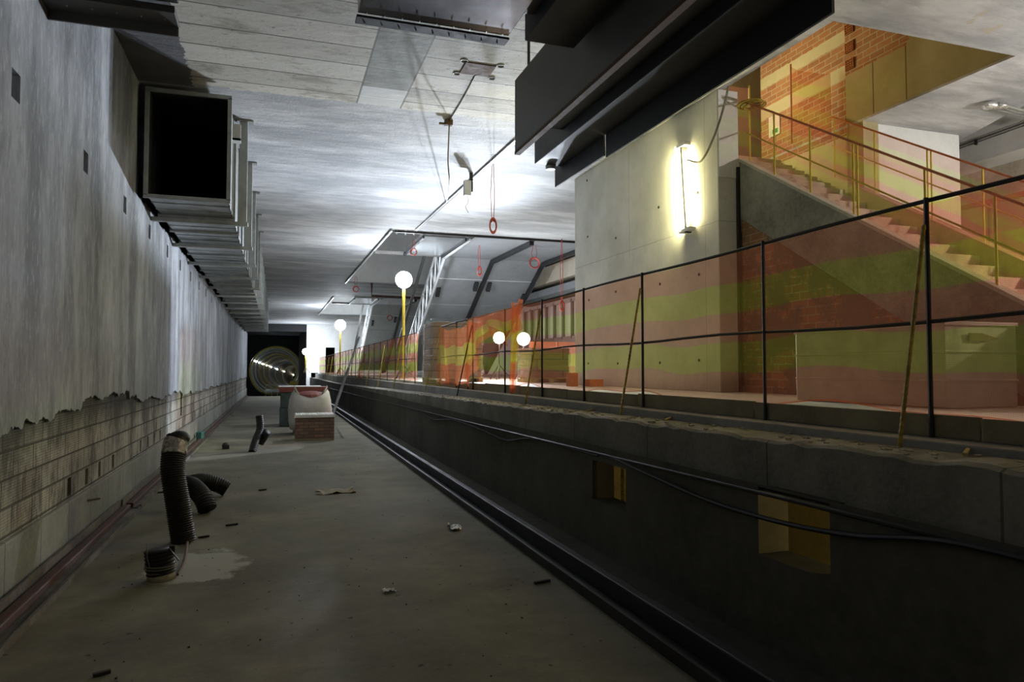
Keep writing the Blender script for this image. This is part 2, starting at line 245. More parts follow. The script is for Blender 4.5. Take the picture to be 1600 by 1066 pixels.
# ---------------------------------------------------------------- builders
class MB:
    def __init__(s): s.v=[]; s.f=[]; s.uv={}
    def add(s,vs,fs):
        b=len(s.v); s.v+= [tuple(x) for x in vs]; s.f+=[tuple(b+i for i in f) for f in fs]; return s
    def box(s,x0,x1,y0,y1,z0,z1):
        return s.add([(x0,y0,z0),(x1,y0,z0),(x1,y1,z0),(x0,y1,z0),(x0,y0,z1),(x1,y0,z1),(x1,y1,z1),(x0,y1,z1)],
                     [(0,3,2,1),(4,5,6,7),(0,1,5,4),(1,2,6,5),(2,3,7,6),(3,0,4,7)])
    def bar(s,p,q,w,h,up=(0,0,1)):
        p,q=Vector(p),Vector(q); d=(q-p).normalized(); u=Vector(up)
        if abs(d.dot(u))>.99: u=Vector((0,1,0))
        a=d.cross(u).normalized()*w/2; b=a.cross(d).normalized()*h/2
        vs=[e+i*a+j*b for e in (p,q) for i,j in ((-1,-1),(1,-1),(1,1),(-1,1))]
        return s.add(vs,[(0,3,2,1),(4,5,6,7),(0,1,5,4),(1,2,6,5),(2,3,7,6),(3,0,4,7)])
    def tube(s,pts,r,n=8,cap=True):
        pts=[Vector(p) for p in pts]; rs=r if isinstance(r,(list,tuple)) else [r]*len(pts); b=len(s.v); prev=None
        for i,p in enumerate(pts):
            d=(pts[min(i+1,len(pts)-1)]-pts[max(i-1,0)]).normalized()
            if prev is None:
                u=Vector((0,0,1)) if abs(d.z)<.9 else Vector((1,0,0)); a=d.cross(u).normalized()
            else: a=(prev-d*prev.dot(d)).normalized()
            prev=a; c=d.cross(a)
            for k in range(n):
                t=2*math.pi*k/n; s.v.append(tuple(p+(a*math.cos(t)+c*math.sin(t))*rs[i]))
        for i in range(len(pts)-1):
            for k in range(n):
                k2=(k+1)%n; s.f.append((b+i*n+k,b+i*n+k2,b+(i+1)*n+k2,b+(i+1)*n+k))
        if cap: s.f.append(tuple(b+k for k in reversed(range(n)))); e=b+(len(pts)-1)*n; s.f.append(tuple(e+k for k in range(n)))
        return s
    def ring(s,c,r,rt,axis='Y',n=28,m=6,sy=1.0):
        b=len(s.v); c=Vector(c)
        for i in range(n):
            t=2*math.pi*i/n
            for j in range(m):
                p=2*math.pi*j/m; rr=r+rt*math.cos(p); h=rt*math.sin(p)
                loc={'Y':(rr*math.cos(t),h,rr*math.sin(t)*sy),'Z':(rr*math.cos(t),rr*math.sin(t)*sy,h),'X':(h,rr*math.cos(t),rr*math.sin(t)*sy)}[axis]
                s.v.append(tuple(c+Vector(loc)))
        for i in range(n):
            for j in range(m):
                i2,j2=(i+1)%n,(j+1)%m; s.f.append((b+i*m+j,b+i2*m+j,b+i2*m+j2,b+i*m+j2))
        return s
    def sphere(s,c,r,n=14,m=9,sc=(1,1,1)):
        b=len(s.v)
        for j in range(m+1):
            ph=math.pi*j/m
            for i in range(n):
                t=2*math.pi*i/n; s.v.append((c[0]+r*sc[0]*math.sin(ph)*math.cos(t),c[1]+r*sc[1]*math.sin(ph)*math.sin(t),c[2]+r*sc[2]*math.cos(ph)))
        for j in range(m):
            for i in range(n): i2=(i+1)%n; s.f.append((b+j*n+i,b+(j+1)*n+i,b+(j+1)*n+i2,b+j*n+i2))
        return s
    def grid(s,fn,nu,nv,L=1.0,vtop=1.0):
        b=len(s.v)
        for j in range(nv+1):
            for i in range(nu+1):
                s.v.append(tuple(fn(i/nu,j/nv))); s.uv[b+j*(nu+1)+i]=(i/nu*L,j/nv*vtop)
        for j in range(nv):
            for i in range(nu): q=b+j*(nu+1)+i; s.f.append((q,q+1,q+nu+2,q+nu+1))
        return s
    def build(s,name,mat,parent=None,smooth=False,bevel=0,kind=None,solid=0):
        me=bpy.data.meshes.new(name); o=bpy.data.objects.new(name,me); COL.objects.link(o)
        off=Vector((0,0,0))
        if parent is None:
            xs=[v[0] for v in s.v]; ys=[v[1] for v in s.v]; zs=[v[2] for v in s.v]
            off=Vector(((min(xs)+max(xs))/2,(min(ys)+max(ys))/2,min(zs)))
        else:
            p=parent
            while p is not None: off=off+Vector(p.location); p=p.parent
        me.from_pydata([tuple(Vector(v)-off) for v in s.v],[],s.f)
        if s.uv:
            ul=me.uv_layers.new(name='UVMap')
            for l in me.loops: ul.data[l.index].uv=s.uv.get(l.vertex_index,(0,0))
        me.update(); me.materials.append(mat if not isinstance(mat,str) else M[mat])
        if parent is None: o.location=off
        else: o.parent=parent
        if smooth: 
            for p in me.polygons: p.use_smooth=True
        if bevel:
            md=o.modifiers.new('bevel','BEVEL'); md.width=bevel; md.segments=2; md.limit_method='ANGLE'
        if solid:
            md=o.modifiers.new('solid','SOLIDIFY'); md.thickness=solid
        if kind: o['kind']=kind
        return o
def tag(o,label,cat,group=None,kind=None):
    o['label']=label; o['category']=cat
    if group: o['group']=group
    if kind: o['kind']=kind
    return o
def thing(name,label,cat,loc=(0,0,0),group=None,kind=None):
    o=bpy.data.objects.new(name,None); o.empty_display_size=.1; COL.objects.link(o); o.location=loc; return tag(o,label,cat,group,kind)
def struct(name,mb,mat,**k): return mb.build(name,mat,kind='structure',**k)
def dup(root,delta,label,group=None):
    r=root.copy(); COL.objects.link(r); r.location=Vector(root.location)+Vector(delta); r['label']=label
    if group: r['group']=group
    for ch in list(root.children):
        c=ch.copy(); COL.objects.link(c); c.parent=r
        for g in ch.children: d=g.copy(); COL.objects.link(d); d.parent=c
    return r
def wall_cells(mb,fixed,axis,us,vs,holes,depth,sgn):
    """plane with rectangular holes and reveals. axis X -> u=Y,v=Z ; axis Z -> u=X,v=Y"""
    def pt(u,v,d): return (fixed+d,u,v) if axis=='X' else ((u,v,fixed+d) if axis=='Z' else (u,fixed+d,v))
    U=sorted(set([us[0],us[1]]+[h[0] for h in holes]+[h[1] for h in holes])); V=sorted(set([vs[0],vs[1]]+[h[2] for h in holes]+[h[3] for h in holes]))
    for a,b in zip(U,U[1:]):
        for c,d in zip(V,V[1:]):
            cu,cv=(a+b)/2,(c+d)/2
            if any(h[0]<cu<h[1] and h[2]<cv<h[3] for h in holes): continue
            mb.add([pt(a,c,0),pt(b,c,0),pt(b,d,0),pt(a,d,0)],[(0,1,2,3)])
    for h in holes:
        a,b,c,d=h[:4]; dp=(h[4] if len(h)>4 else depth)*sgn
        q=[(a,c),(b,c),(b,d),(a,d)]
        for i in range(4):
            p1,p2=q[i],q[(i+1)%4]; mb.add([pt(*p1,0),pt(*p2,0),pt(*p2,dp),pt(*p1,dp)],[(0,1,2,3)])
        if not (len(h)>5 and h[5]): mb.add([pt(a,c,dp),pt(b,c,dp),pt(b,d,dp),pt(a,d,dp)],[(0,1,2,3)])
# ================================================================= SETTING
XW=-1.83; ZC=5.58; XP=2.8
# floor
mb=MB(); mb.box(-2.2,XP+.3,-3,47.5,-.5,0); struct('floor',mb,'floor')
mb=MB(); mb.box(-3.6,2.5,47.5,86,-1.7,-1.45); struct('floor_tunnel_approach',mb,'conc_dark')
# left wall
holesU=[(y-.09,y+.09,3.64,3.85,.6) for y in (5.93,7.92,9.84,11.66,13.5,15.25,17.04,18.85,20.61,22.4,24.2,26,27.8,29.6)]
# concrete footing strip
mb=MB(); mb.box(XW-.3,XW+.03,-3,50,0,.47); struct('wall_left_footing',mb,'curb_conc',bevel=.01)
hl=[]
for y in (7.74,8.39,8.95,9.64,11.48,12.08,12.69,13.29,18.7,20.2,21.7,23.2): hl.append((y-.06,y+.06,.505,.675,.45))
hl.append((15.95,16.2,.74,1.27,.25)); hl.append((30,30.3,.8,1.3,.2))
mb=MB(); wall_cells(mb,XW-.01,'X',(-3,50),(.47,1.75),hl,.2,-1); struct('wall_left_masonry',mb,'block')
# plaster coat, ragged lower edge, ragged upper edge beyond y=10.65
mb=MB(); us=[]; y=-3.0
while y<50: us.append(y); y+=(.035 if y<18 else .12)
us.append(50)
_rw=0.0
def lowz(y):
    base=1.20+ (.0 if y<6.8 else .0)
    for y0,z in ((6.3,1.24),(7.1,1.27),(8.0,1.30),(9.2,1.36),(10.4,1.40),(10.9,1.30),(16,1.24),(50,1.2)):
        if y<y0: base=z; break
    global _rw
    _rw=max(-.05,min(.05,_rw+random.uniform(-.018,.018)))
    return base+_rw+.012*math.sin(y*3.1)+random.uniform(-.010,.010)
def topz(y): return ZC if y<10.65 else 4.06+.03*math.sin(y*2.3)+random.uniform(-.03,.03)
lows=[lowz(y) for y in us]; hz=(3.64,3.85)
ycut=sorted(set(us+[h[0] for h in holesU]+[h[1] for h in holesU]))
import bisect
def interp(y):
    i=max(0,min(len(us)-2,bisect.bisect_right(us,y)-1)); t=(y-us[i])/(us[i+1]-us[i]); return lows[i]*(1-t)+lows[i+1]*t
tops=[topz(y) for y in ycut]; tk=.022
for i,(a,b) in enumerate(zip(ycut,ycut[1:])):
    la,lb=interp(a),interp(b); ta,tb=tops[i],tops[i+1]
    if a<10.65<=b: ta=tb
    mid=(a+b)/2; inh=any(h[0]<mid<h[1] for h in holesU)
    segs=[((la,lb),(hz[0],hz[0])),((hz[0],hz[0]),(hz[1],hz[1])),((hz[1],hz[1]),(ta,tb))]
    for k,(lo,hi) in enumerate(segs):
        if k==1 and inh: continue
        mb.add([(XW+tk,a,lo[0]),(XW+tk,b,lo[1]),(XW+tk,b,hi[1]),(XW+tk,a,hi[0])],[(0,1,2,3)])
    mb.add([(XW+tk,a,la),(XW+tk,b,lb),(XW-.02,b,lb+.01),(XW-.02,a,la+.01)],[(0,1,2,3)])
    mb.add([(XW+tk,a,ta),(XW+tk,b,tb),(XW-.25,b,tb),(XW-.25,a,ta)],[(0,1,2,3)])
mb.add([(XW+tk,10.65,4.0),(XW-.7,10.65,4.0),(XW-.7,10.65,ZC),(XW+tk,10.65,ZC)],[(0,1,2,3)])
for h in holesU:
    a,b,c,d,dp=h; q=[(a,c),(b,c),(b,d),(a,d)]
    for i in range(4):
        p1,p2=q[i],q[(i+1)%4]; mb.add([(XW+tk,*p1),(XW+tk,*p2),(XW-dp,*p2),(XW-dp,*p1)],[(0,1,2,3)])
    mb.add([(XW-dp,a,c),(XW-dp,b,c),(XW-dp,b,d),(XW-dp,a,d)],[(0,1,2,3)])
struct('wall_left',mb,'plaster')
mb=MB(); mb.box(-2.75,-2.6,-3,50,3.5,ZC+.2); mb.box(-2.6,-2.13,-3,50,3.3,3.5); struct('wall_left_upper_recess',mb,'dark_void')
# tunnel approach walls and end wall with round portal
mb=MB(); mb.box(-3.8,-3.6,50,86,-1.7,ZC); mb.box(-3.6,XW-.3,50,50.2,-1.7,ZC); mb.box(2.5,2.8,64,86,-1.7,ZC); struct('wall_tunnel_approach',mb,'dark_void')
mb=MB(); cx,cz,rad=.02,1.45,2.95; Nn=48; yw=86
outer=[]; 
for i in range(Nn):
    t=2*math.pi*i/Nn; dx,dz=math.cos(t),math.sin(t); k=min((3.62/abs(dx)) if abs(dx)>1e-6 else 99,(4.2/abs(dz)) if abs(dz)>1e-6 else 99); outer.append((cx+dx*k,yw,cz+dz*k))
inner=[(cx+rad*math.cos(2*math.pi*i/Nn),yw,cz+rad*math.sin(2*math.pi*i/Nn)) for i in range(Nn)]
for i in range(Nn): j=(i+1)%Nn; mb.add([outer[i],outer[j],inner[j],inner[i]],[(0,1,2,3)])
struct('wall_tunnel_portal',mb,'dark_void')
mb=MB(); rows=26
for j in range(rows+1):
    yy=86+j*8; bend=.0003*(yy-86)**2
    for i in range(Nn): t=2*math.pi*i/Nn; mb.v.append((cx+bend+2.93*math.cos(t),yy,cz-bend*.36+2.93*math.sin(t)))
for j in range(rows):
    for i in range(Nn): i2=(i+1)%Nn; mb.f.append((j*Nn+i,j*Nn+i2,(j+1)*Nn+i2,(j+1)*Nn+i))
struct('wall_tunnel_lining',mb,'tunnel',smooth=True)
mb=MB(); mb.box(-1.9,2.3,86,105,-1.5,-1.2); struct('floor_tunnel',mb,'conc_dark')
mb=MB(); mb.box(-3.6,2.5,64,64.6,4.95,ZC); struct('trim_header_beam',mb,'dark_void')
# ceiling with openings
ST=(5.85,8.65,6.25,11.2)       # stair well
E1=(3.0,9.7,19.65,32.3); E2=(2.9,9.7,38.8,51.8)
mb=MB(); holes=[ST+(.04,True),E1+(.04,True),E2+(.04,True)]
wall_cells(mb,ZC,'Z',(-2.8,10.4),(-3,64.6),holes,.35,1); 
mb.add([(10.4,-3,ZC),(10.4,7.4,ZC),(10.96,8.9,ZC),(10.96,13,ZC),(10.4,13,ZC)],[(0,1,2,3,4)])
mb.add([(-3.8,64.6,ZC),(2.8,64.6,ZC),(2.8,86,ZC),(-3.8,86,ZC)],[(0,1,2,3)])
mb.add([(10.4,13,ZC),(16,13,ZC),(16,64.6,ZC),(10.4,64.6,ZC)],[(0,1,2,3)])
struct('ceiling',mb,'ceiling')
# platform wall with two service openings
mb=MB()
wall_cells(mb,XP,'X',(-3,64),(0,1.0),[(5.40,6.06,.50,.86,.22,True),(3.08,3.67,.58,.985,.22,True)],.22,1)
mb.add([(XP+.22,5.0,.3),(XP+.22,5.4,.3),(XP+.22,5.4,1.0),(XP+.22,5.0,1.0)],[(0,1,2,3)])
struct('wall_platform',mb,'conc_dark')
# under-platform chamber behind the openings (lit warm)
mb=MB(); mb.box(XP+1.9,XP+2.0,1.5,12,0,1.0); mb.box(XP+.22,XP+1.9,12,12.1,0,1.0); mb.box(XP+.22,XP+1.9,1.4,1.5,0,1.0); mb.box(XP+.22,XP+2,1.5,12,-.05,0); struct('wall_under_platform_chamber',mb,'olive_conc')
mb=MB()
def copz(y): return 1.295-.0085*min(y,40)
ys=[-3+i*.12 for i in range(int(26/.12))]+[23+i*1.0 for i in range(42)]
prof=[]
for y in ys:
    z=copz(y); r=(random.uniform(-.012,.012) if y<23 else 0); prof.append([(XP+.0,z-.30),(XP+.1,z-.30),(XP+.1+r*.4,z-.012+r),(XP+.13+r,z+.005+r),(XP+.3,z+.012+random.uniform(-.006,.006)),(XP+.47,z+.01)])
for a,(y0,y1) in enumerate(zip(ys,ys[1:])):
    for k in range(5):
        p,q=prof[a],prof[a+1]; mb.add([(p[k][0],y0,p[k][1]),(q[k][0],y1,q[k][1]),(q[k+1][0],y1,q[k+1][1]),(p[k+1][0],y0,p[k+1][1])],[(0,1,2,3)])
struct('trim_platform_coping',mb,'coping')
mb=MB(); mb.box(XP+.45,XP+.66,-3,64,.9,1.325); struct('trim_kerb_step',mb,'conc',bevel=.01)
mb=MB(); mb.box(XP+.66,16,-3,64,1.15,1.385); struct('floor_platform',mb,'pfloor')
# white wall block
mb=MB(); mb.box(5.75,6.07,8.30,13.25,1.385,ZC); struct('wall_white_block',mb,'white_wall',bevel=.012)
mb=MB(); mb.box(5.755,6.07,8.285,8.30,4.35,ZC-.01); struct('wall_white_block_patch',mb,'white_plaster')
# tie holes are small dark discs on the block
# stair shaft walls above and around
mb=MB(); mb.box(8.65,8.95,5.9,11.4,ZC+.035,9.2); mb.box(8.65,8.95,8.66,11.4,1.385,ZC); struct('wall_stair_brick',mb,'brick_shaft')
mb=MB(); mb.box(6.07,8.65,11.1,11.4,1.385,9.2); struct('wall_stair_back',mb,'dark_brown_render')
mb=MB(); mb.box(5.5,5.85,5.9,11.4,ZC+.035,9.2); mb.box(5.5,8.95,5.75,6.25,ZC+.035,9.2); mb.box(5.5,8.95,5.75,11.4,9.2,9.4); struct('wall_stair_upper',mb,'olive_conc')
mb=MB(); mb.box(8.96,10.7,8.7,13,1.385,ZC); struct('wall_white_shaft',mb,'white_plaster',bevel=.01)
# right hall, far side
mb=MB(); mb.box(12,12.6,5,14,5.45,7.2); struct('wall_right_beam',mb,'white_plaster')
mb=MB(); mb.box(12.6,12.9,4,19,1.385,7.2); struct('wall_right',mb,'tan_conc')
mb=MB(); mb.box(10.7,12.6,-3,14,7.2,7.4); struct('ceiling_right_hall',mb,'ceiling')
mb=MB(); mb.box(9.7,10.5,19.65,32,4.95,ZC+1.5); struct('wall_escalator_beam',mb,'tan_conc')
mb=MB(); mb.box(13,13.3,19,64,1.385,ZC); struct('wall_right_far',mb,'white_plaster')
mb=MB(); mb.box(9.7,13.0,19.4,30,4.5,4.75); struct('trim_gallery_soffit',mb,'grey_soffit')
# escalator voids: rear upstand walls, upper ceilings
for (x0,x1,y0,y1) in (E1,E2):
    mb=MB(); mb.box(x0-.3,x1,y1,y1+.3,ZC+.035,8.0); mb.box(x0-.3,x0,y0,y1,ZC+.035,8.0); mb.box(x0-.3,x1,y0-.3,y0,ZC+.035,8.0); mb.box(x0-.3,x1,y0-.3,y1+.3,8.0,8.2); mb.box(x1,x1+.3,y0,y1,ZC+.035,8)
    struct('wall_escalator_void',mb,'white_plaster')
# end wall of the platform hall
mb=MB(); mb.box(2.5,4.1,63.9,64.3,1.385,ZC); mb.box(4.9,16,63.9,64.3,1.385,ZC); mb.box(4.1,4.9,63.9,64.3,3.6,ZC); mb.box(2.5,2.9,63.9,64.3,-1.7,1.385); struct('wall_end',mb,'white_plaster')
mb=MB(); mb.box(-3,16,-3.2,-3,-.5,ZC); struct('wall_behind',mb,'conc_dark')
# ================================================================= STAIR
def zs(y): return 4.37+(y-7.83)*.6
st=thing('staircase','concrete staircase rising behind the fence between two yellow railed edges','staircase',(5.95,2.9,1.385))
mb=MB(); y0,y1=2.95,8.28   # near stringer slab, sloping
dz=.85
pts=[(y0-.15,zs(y0-.15)-.04),(y1,zs(y1)-.04),(y1,zs(y1)-dz),(4.0,zs(4.0)-dz),(3.0,1.39),(2.8,1.39)]
for x in (5.95,6.15): pass
def prism(mb,pts,x0,x1):
    n_=len(pts); mb.add([(x0,p[0],p[1]) for p in pts]+[(x1,p[0],p[1]) for p in pts],[tuple(range(n_)),tuple(reversed(range(n_,2*n_)))]+[(i,n_+i,n_+(i+1)%n_,(i+1)%n_) for i in range(n_)])
prism(mb,pts,6.07,6.2); mb.build('stringer','stringer',st,bevel=.012)
mb=MB(); prism(mb,[(3.4,1.39),(3.4,zs(3.4)-.32),(8.6,zs(8.6)-.32),(8.6,zs(8.6)-1.2),(4.6,1.39)],8.42,8.62); mb.build('parapet',plain('ochre_parapet_render',(.42,.32,.20),.85,0,.15),st,bevel=.01)
nst=0
for k in range(24):
    ya=3.6+k*.3; zt=zs(ya)-.50
    if k%1==0:
        mb=MB(); mb.box(6.2 if ya<8.0 else 6.2,8.42 if ya<8.6 else 8.6,ya,ya+.32,max(1.39,zt-.42),zt); mb.build('step','step',st,bevel=.008)
        # irregular render patches on the risers
mb=MB(); mb.box(6.45,8.6,10.8,11.09,5.2,5.35); mb.build('landing','conc',st)
mb=MB(); mb.bar((6.135,y0-.15,zs(y0-.15)-.03),(6.135,y1,zs(y1)-.03),.15,.035); mb.build('stringer_cap','pfloor',st)
# brick infill below the stringer
mb=MB(); prism(mb,[(3.1,1.39),(4.1,zs(4.1)-dz+.05),(8.27,zs(8.27)-dz+.05),(8.27,1.39)],6.1,6.19); struct('wall_under_stair_brick',mb,'brick_infill')
# railings on the stair
def stair_rail(name,label,x,ya,yb,zo,h,posts,rail_r=.014):
    t=thing(name,label,'railing',(x,ya,zs(ya)+zo))
    mb=MB(); mb.tube([(x,ya,zs(ya)+zo+h),(x,yb,zs(yb)+zo+h)],rail_r,8); mb.build('top_rail','orange_paint',t)
    mb=MB(); mb.tube([(x,ya,zs(ya)+zo+h*.5),(x,yb,zs(yb)+zo+h*.5)],.011,8); mb.build('middle_rail','yellow',t)
    for y in posts: mb=MB(); mb.tube([(x,y,zs(y)+zo-.02),(x,y,zs(y)+zo+h)],.012,8); mb.build('post','yellow',t)
    mb=MB(); mb.grid(lambda u,v:(x+.02+.015*math.sin(u*40),ya+(yb-ya)*u,zs(ya+(yb-ya)*u)+zo+.02+v*(h-.02)-(1-v)*.03*math.sin(u*31)**2),60,8,(yb-ya),1.0); mb.build('net','net_pale',t)
    return t
stair_rail('stair_railing','yellow rebar railing with striped net on the near edge of the staircase',6.14,3.6,8.2,-.05,.86,(7.62,6.97,6.30,6.24,5.38,4.66,4.0))
stair_rail('stair_railing','yellow rebar railing with striped net on the far parapet of the staircase',8.5,4.6,9.15,-.32,.95,(9.1,8.3,7.4,7.34,6.6,5.8,5.0))
t=thing('stair_net_screen','short striped net stretched across the landing beside the ochre wall','net',(7.8,9.2,zs(9.2)+.2))
mb=MB(); mb.grid(lambda u,v:(7.75+u*.8,9.2+.03*math.sin(u*9),zs(9.2)+.25+v*1.1-.06*math.sin(u*3.1)*v),12,8,1,1.0); mb.build('net','net_mid',t)
mb=MB(); mb.tube([(7.75,9.2,zs(9.2)+.1),(7.75,9.2,zs(9.2)+1.38)],.013); mb.build('post','orange_paint',t)
mb=MB(); mb.grid(lambda u,v:(6.2+u*.72,9.15,4.9+v*1.15),10,6,1,1.0)
t=thing('stair_net_screen','dark shaded net strip hanging at the stair head next to the white wall','net',(6.45,9.15,4.9)); mb.build('net','net_pale',t)
mb=MB(); mb.tube([(6.92,9.15,4.7),(6.92,9.15,6.1)],.012); mb.build('post','yellow',t)
mb=MB()
for q in range(3): mb.ring((6.16+.03*q,8.15-.02*q,zs(8.15)+.80-.015*q),.15-.01*q,.010,'Z',26,6,1.3)
o=mb.build('cable_coil','rebar_y'); tag(o,'yellowish cable coil hung over the upper end of the near stair railing','cable')
# notice sheet
mb=MB(); p=at(1192,170,'X',8.64); mb.box(8.622,8.64,10.55,10.85,5.98,6.36); o=mb.build('notice_sheet','white_paint'); tag(o,'white notice sheet with green print on the orange brick wall','notice')
mb=MB(); mb.box(8.618,8.622,10.60,10.74,6.02,6.10); mb.build('green_print',plain('green_print',(.05,.35,.12),.6),o)
for zz in (6.57,6.85,7.15):
    mb=MB()
    for i in range(5): mb.box(8.615,8.66,8.80+i*.04,8.811+i*.04,zz-.09,zz+.08)
    for i in range(5): mb.box(8.618,8.66,8.80,8.971,zz-.09+i*.04,zz-.08+i*.04)
    o=mb.build('vent_block','clay'); mb=MB(); mb.box(8.64,8.655,8.80,8.97,zz-.09,zz+.08); mb.build('hole_shade','debris',o)  # dark sheet paints the shade inside the vent holes
    tag(o,{6.57:'lowest',6.85:'middle',7.15:'topmost'}[round(zz,2)]+' perforated vent block in the orange brick of the stair shaft','vent','vent blocks in the stair shaft')
# ================================================================= FENCE
PB=1.33; PT=2.64; XF=3.45
def fence(label,ya,yb,posts,braces,netspan,group=None,wob=.0):
    t=thing('net_fence',label,'fence',(XF,ya,PB),group)
    def zt(y): return PT+.006*math.sin(y*1.9+1)
    mb=MB(); mb.tube([(XF,ya+(yb-ya)*i/40,zt(ya+(yb-ya)*i/40)) for i in range(41)],.013 if ya<20 else .02,7); mb.build('top_rail','rebar',t)
    mb=MB(); mb.tube([(XF-.012,ya+(yb-ya)*i/30,1.97+.012*math.sin(i)) for i in range(31)],.012 if ya<20 else .016,7); mb.build('middle_rail','rebar',t)
    for y in posts:
        mb=MB(); mb.tube([(XF-.02,y,PB-.03),(XF-.02,y,PT+.015)],.0135 if ya<20 else .02,7); mb.build('post','rebar_y' if y in (15.3,) else 'rebar',t)
    for (y,yf,m) in braces:
        a=Vector((3.2,yf,copz(yf)+.0)); b=Vector((XF-.04,y,2.5)); nseg=70; mb=MB(); pts=[a.lerp(b,i/nseg) for i in range(nseg+1)]; rs=[(.0135 if i%2 else .0105)*(1 if ya<20 else 1.4) for i in range(nseg+1)]
        mb.tube(pts,rs,7); mb.build('brace',m,t)
    for (na,nb) in netspan:
        Ln=nb-na
        def fn(u,v,na=na,Ln=Ln):
            y=na+Ln*u; bot=(PB+.12 if ya<10 else PB+.05)+.028*math.sin(y*2.1)+.015*math.sin(y*5.3)
            return (XF+.05+.018*math.sin(y*4+v*3),y,bot+(zt(y)-bot)*v)
        mb=MB(); mb.grid(fn,int(Ln*10),8,Ln,1.0); mb.build('net','net',t)
        mb=MB(); mb.tube([fn(i/int(Ln*10),0) for i in range(int(Ln*10)+1)],.006,5); mb.build('net_hem','net_dense',t)
    return t
fence('long dark rebar fence with striped net along the near platform edge',1.2,15.3,(1.75,3.0,4.4,6.24,7.65,9.03,10.68,12.59,12.95,13.85,15.3),
      [(3.0,3.0,'rebar_y'),(6.24,6.28,'rebar_y'),(9.03,9.07,'rebar_y'),(12.59,12.9,'rebar'),(15.3,15.9,'rebar_y'),(1.75,1.8,'rebar_y')],[(1.2,12.6)])
fence('far rebar fence with striped net beyond the wrapped pallet',18.3,62,[18.3+i*1.62 for i in range(27)],[(20.4+i*3.24,20.5+i*3.24,'rebar_y') for i in range(11)],[(18.3,62)])
# draped loose netting
def drape(label,fn,nu,nv,L):
    mb=MB(); mb.grid(fn,nu,nv,L,1.0); o=mb.build('draped_net','net_dense',smooth=True); return tag(o,label,'net')
def f1(u,v):
    y=15.2-2.9*u; z=2.60-.10*math.sin(u*math.pi)*v; bot=1.40
    return (XF-.05-.12*abs(math.sin(u*11+v*2.5))*(1.1-v)-.02*math.sin(u*37+v*8),y,bot+(z-bot)*v+.03*math.sin(u*17))
drape('orange striped net bunched over the fence in front of the wrapped pallet',f1,70,16,2.2)
def f2(u,v):
    y=12.9-3.0*u; z=2.64; bot=2.3-1.0*max(0,1-abs(u-.0)*3.2)-.25*math.sin(u*6)**2
    return (XF-.06-.06*math.sin(u*23+v*4)*(1.2-v),y,bot+(z-bot)*v)
drape('torn orange net swag hanging from the fence right of the pallet',f2,80,14,2.6)
def f3(u,v):
    w=.10+.30*(v**2.2); return (XF-.09+.03*math.sin(u*12+v*3),10.10+(u-.5)*w*1.5-.18*v,1.34+1.36*v+.02*math.sin(u*9))
drape('bright orange bunch of net tied to the fence rail',f3,18,20,1.4)
def f4(u,v):
    w=.15+.25*(1-v); return (3.3-.2*(1-v),28.2+(u-.5)*w*4,1.30+1.0*v)
drape('loose orange net heaped at the far fence by the leaning steel prop',f4,10,8,2)
# kick boards
for i in range(8):
    ya=.9+i*1.83; mb=MB(); mb.box(3.447,3.472,ya,ya+1.815,1.327,1.445+.006*(i%3)); o=mb.build('kick_board','timber',bevel=.004)
    tag(o,['timber kick board at the fence foot at the right frame edge','timber kick board under the leaning pair of fence bars','timber kick board under the net in front of the grey box','timber kick board left of the grey box','timber kick board below the middle of the white wall','timber kick board near the two clay bricks','timber kick board left of the clay bricks','timber kick board below the torn net swag'][i],'board','kick boards along the fence')
# rubble crumbs on the coping
mb=MB()
for i in range(420):
    y=random.uniform(2.2,16); x=random.uniform(XP+.14,XP+.44); r=random.uniform(.004,.014); mb.box(x-r,x+r,y-r,y+r*1.4,copz(y)+.002,copz(y)+.006+r)
o=mb.build('rubble','mud'); tag(o,'pale crumbs of mortar scattered along the platform coping','rubble',kind='stuff')
for k,(px,py,l) in enumerate(((1045,650,.28),(945,646,.22),(1440,660,.2))):
    y=at(px,py,'X',3.2)[1]; y={0:5.3,1:6.9,2:2.55}[k]; mb=MB(); mb.bar((3.12,y,copz(y)+.022),(3.30,y+l*.6,copz(y)+.035),.018,.012); o=mb.build('wood_splinter','timber_y')
    tag(o,['wood splinter lying on the coping right of the post at the white wall','wood splinter lying on the coping left of the yellow brace','wood splinter on the coping near the right frame edge'][k],'splinter','wood splinters on the coping')
# ================================================================= DUCT on the left
dx0,dx1,dz0,dz1=-1.68,-.66,4.03,5.47
t=thing('ventilation_duct','long galvanised rectangular duct with open mouth under the ceiling at left','duct',(dx0,10.5,dz0))
secs=[10.5+i*1.25 for i in range(29)]
for i,(a,b) in enumerate(zip(secs,secs[1:])):
    mb=MB(); w=.012
    z0=dz0; 
    mb.box(dx0,dx1,a,b,z0,z0+w); mb.box(dx0,dx1,a,b,dz1-w,dz1); mb.box(dx0,dx0+w,a,b,z0,dz1); mb.box(dx1-w,dx1,a,b,z0,dz1)
    # stiffening cross beads
    for q in (.33,.66): mb.box(dx0,dx1,a+(b-a)*q-.012,a+(b-a)*q+.012,z0-.008,z0); mb.box(dx1,dx1+.008,a+(b-a)*q-.012,a+(b-a)*q+.012,z0,dz1)
    s=mb.build('duct_section','galv',t)
for i,a in enumerate(secs):
    mb=MB(); e=.035
    mb.box(dx0-e,dx1+e,a-.018,a+.018,dz0-e,dz0+.02); mb.box(dx0-e,dx1+e,a-.018,a+.018,dz1-.02,dz1+e); mb.box(dx0-e,dx0+.02,a-.018,a+.018,dz0,dz1); mb.box(dx1-.02,dx1+e,a-.018,a+.018,dz0,dz1)
    mb.build('flange','galv_dull',t,bevel=.003)
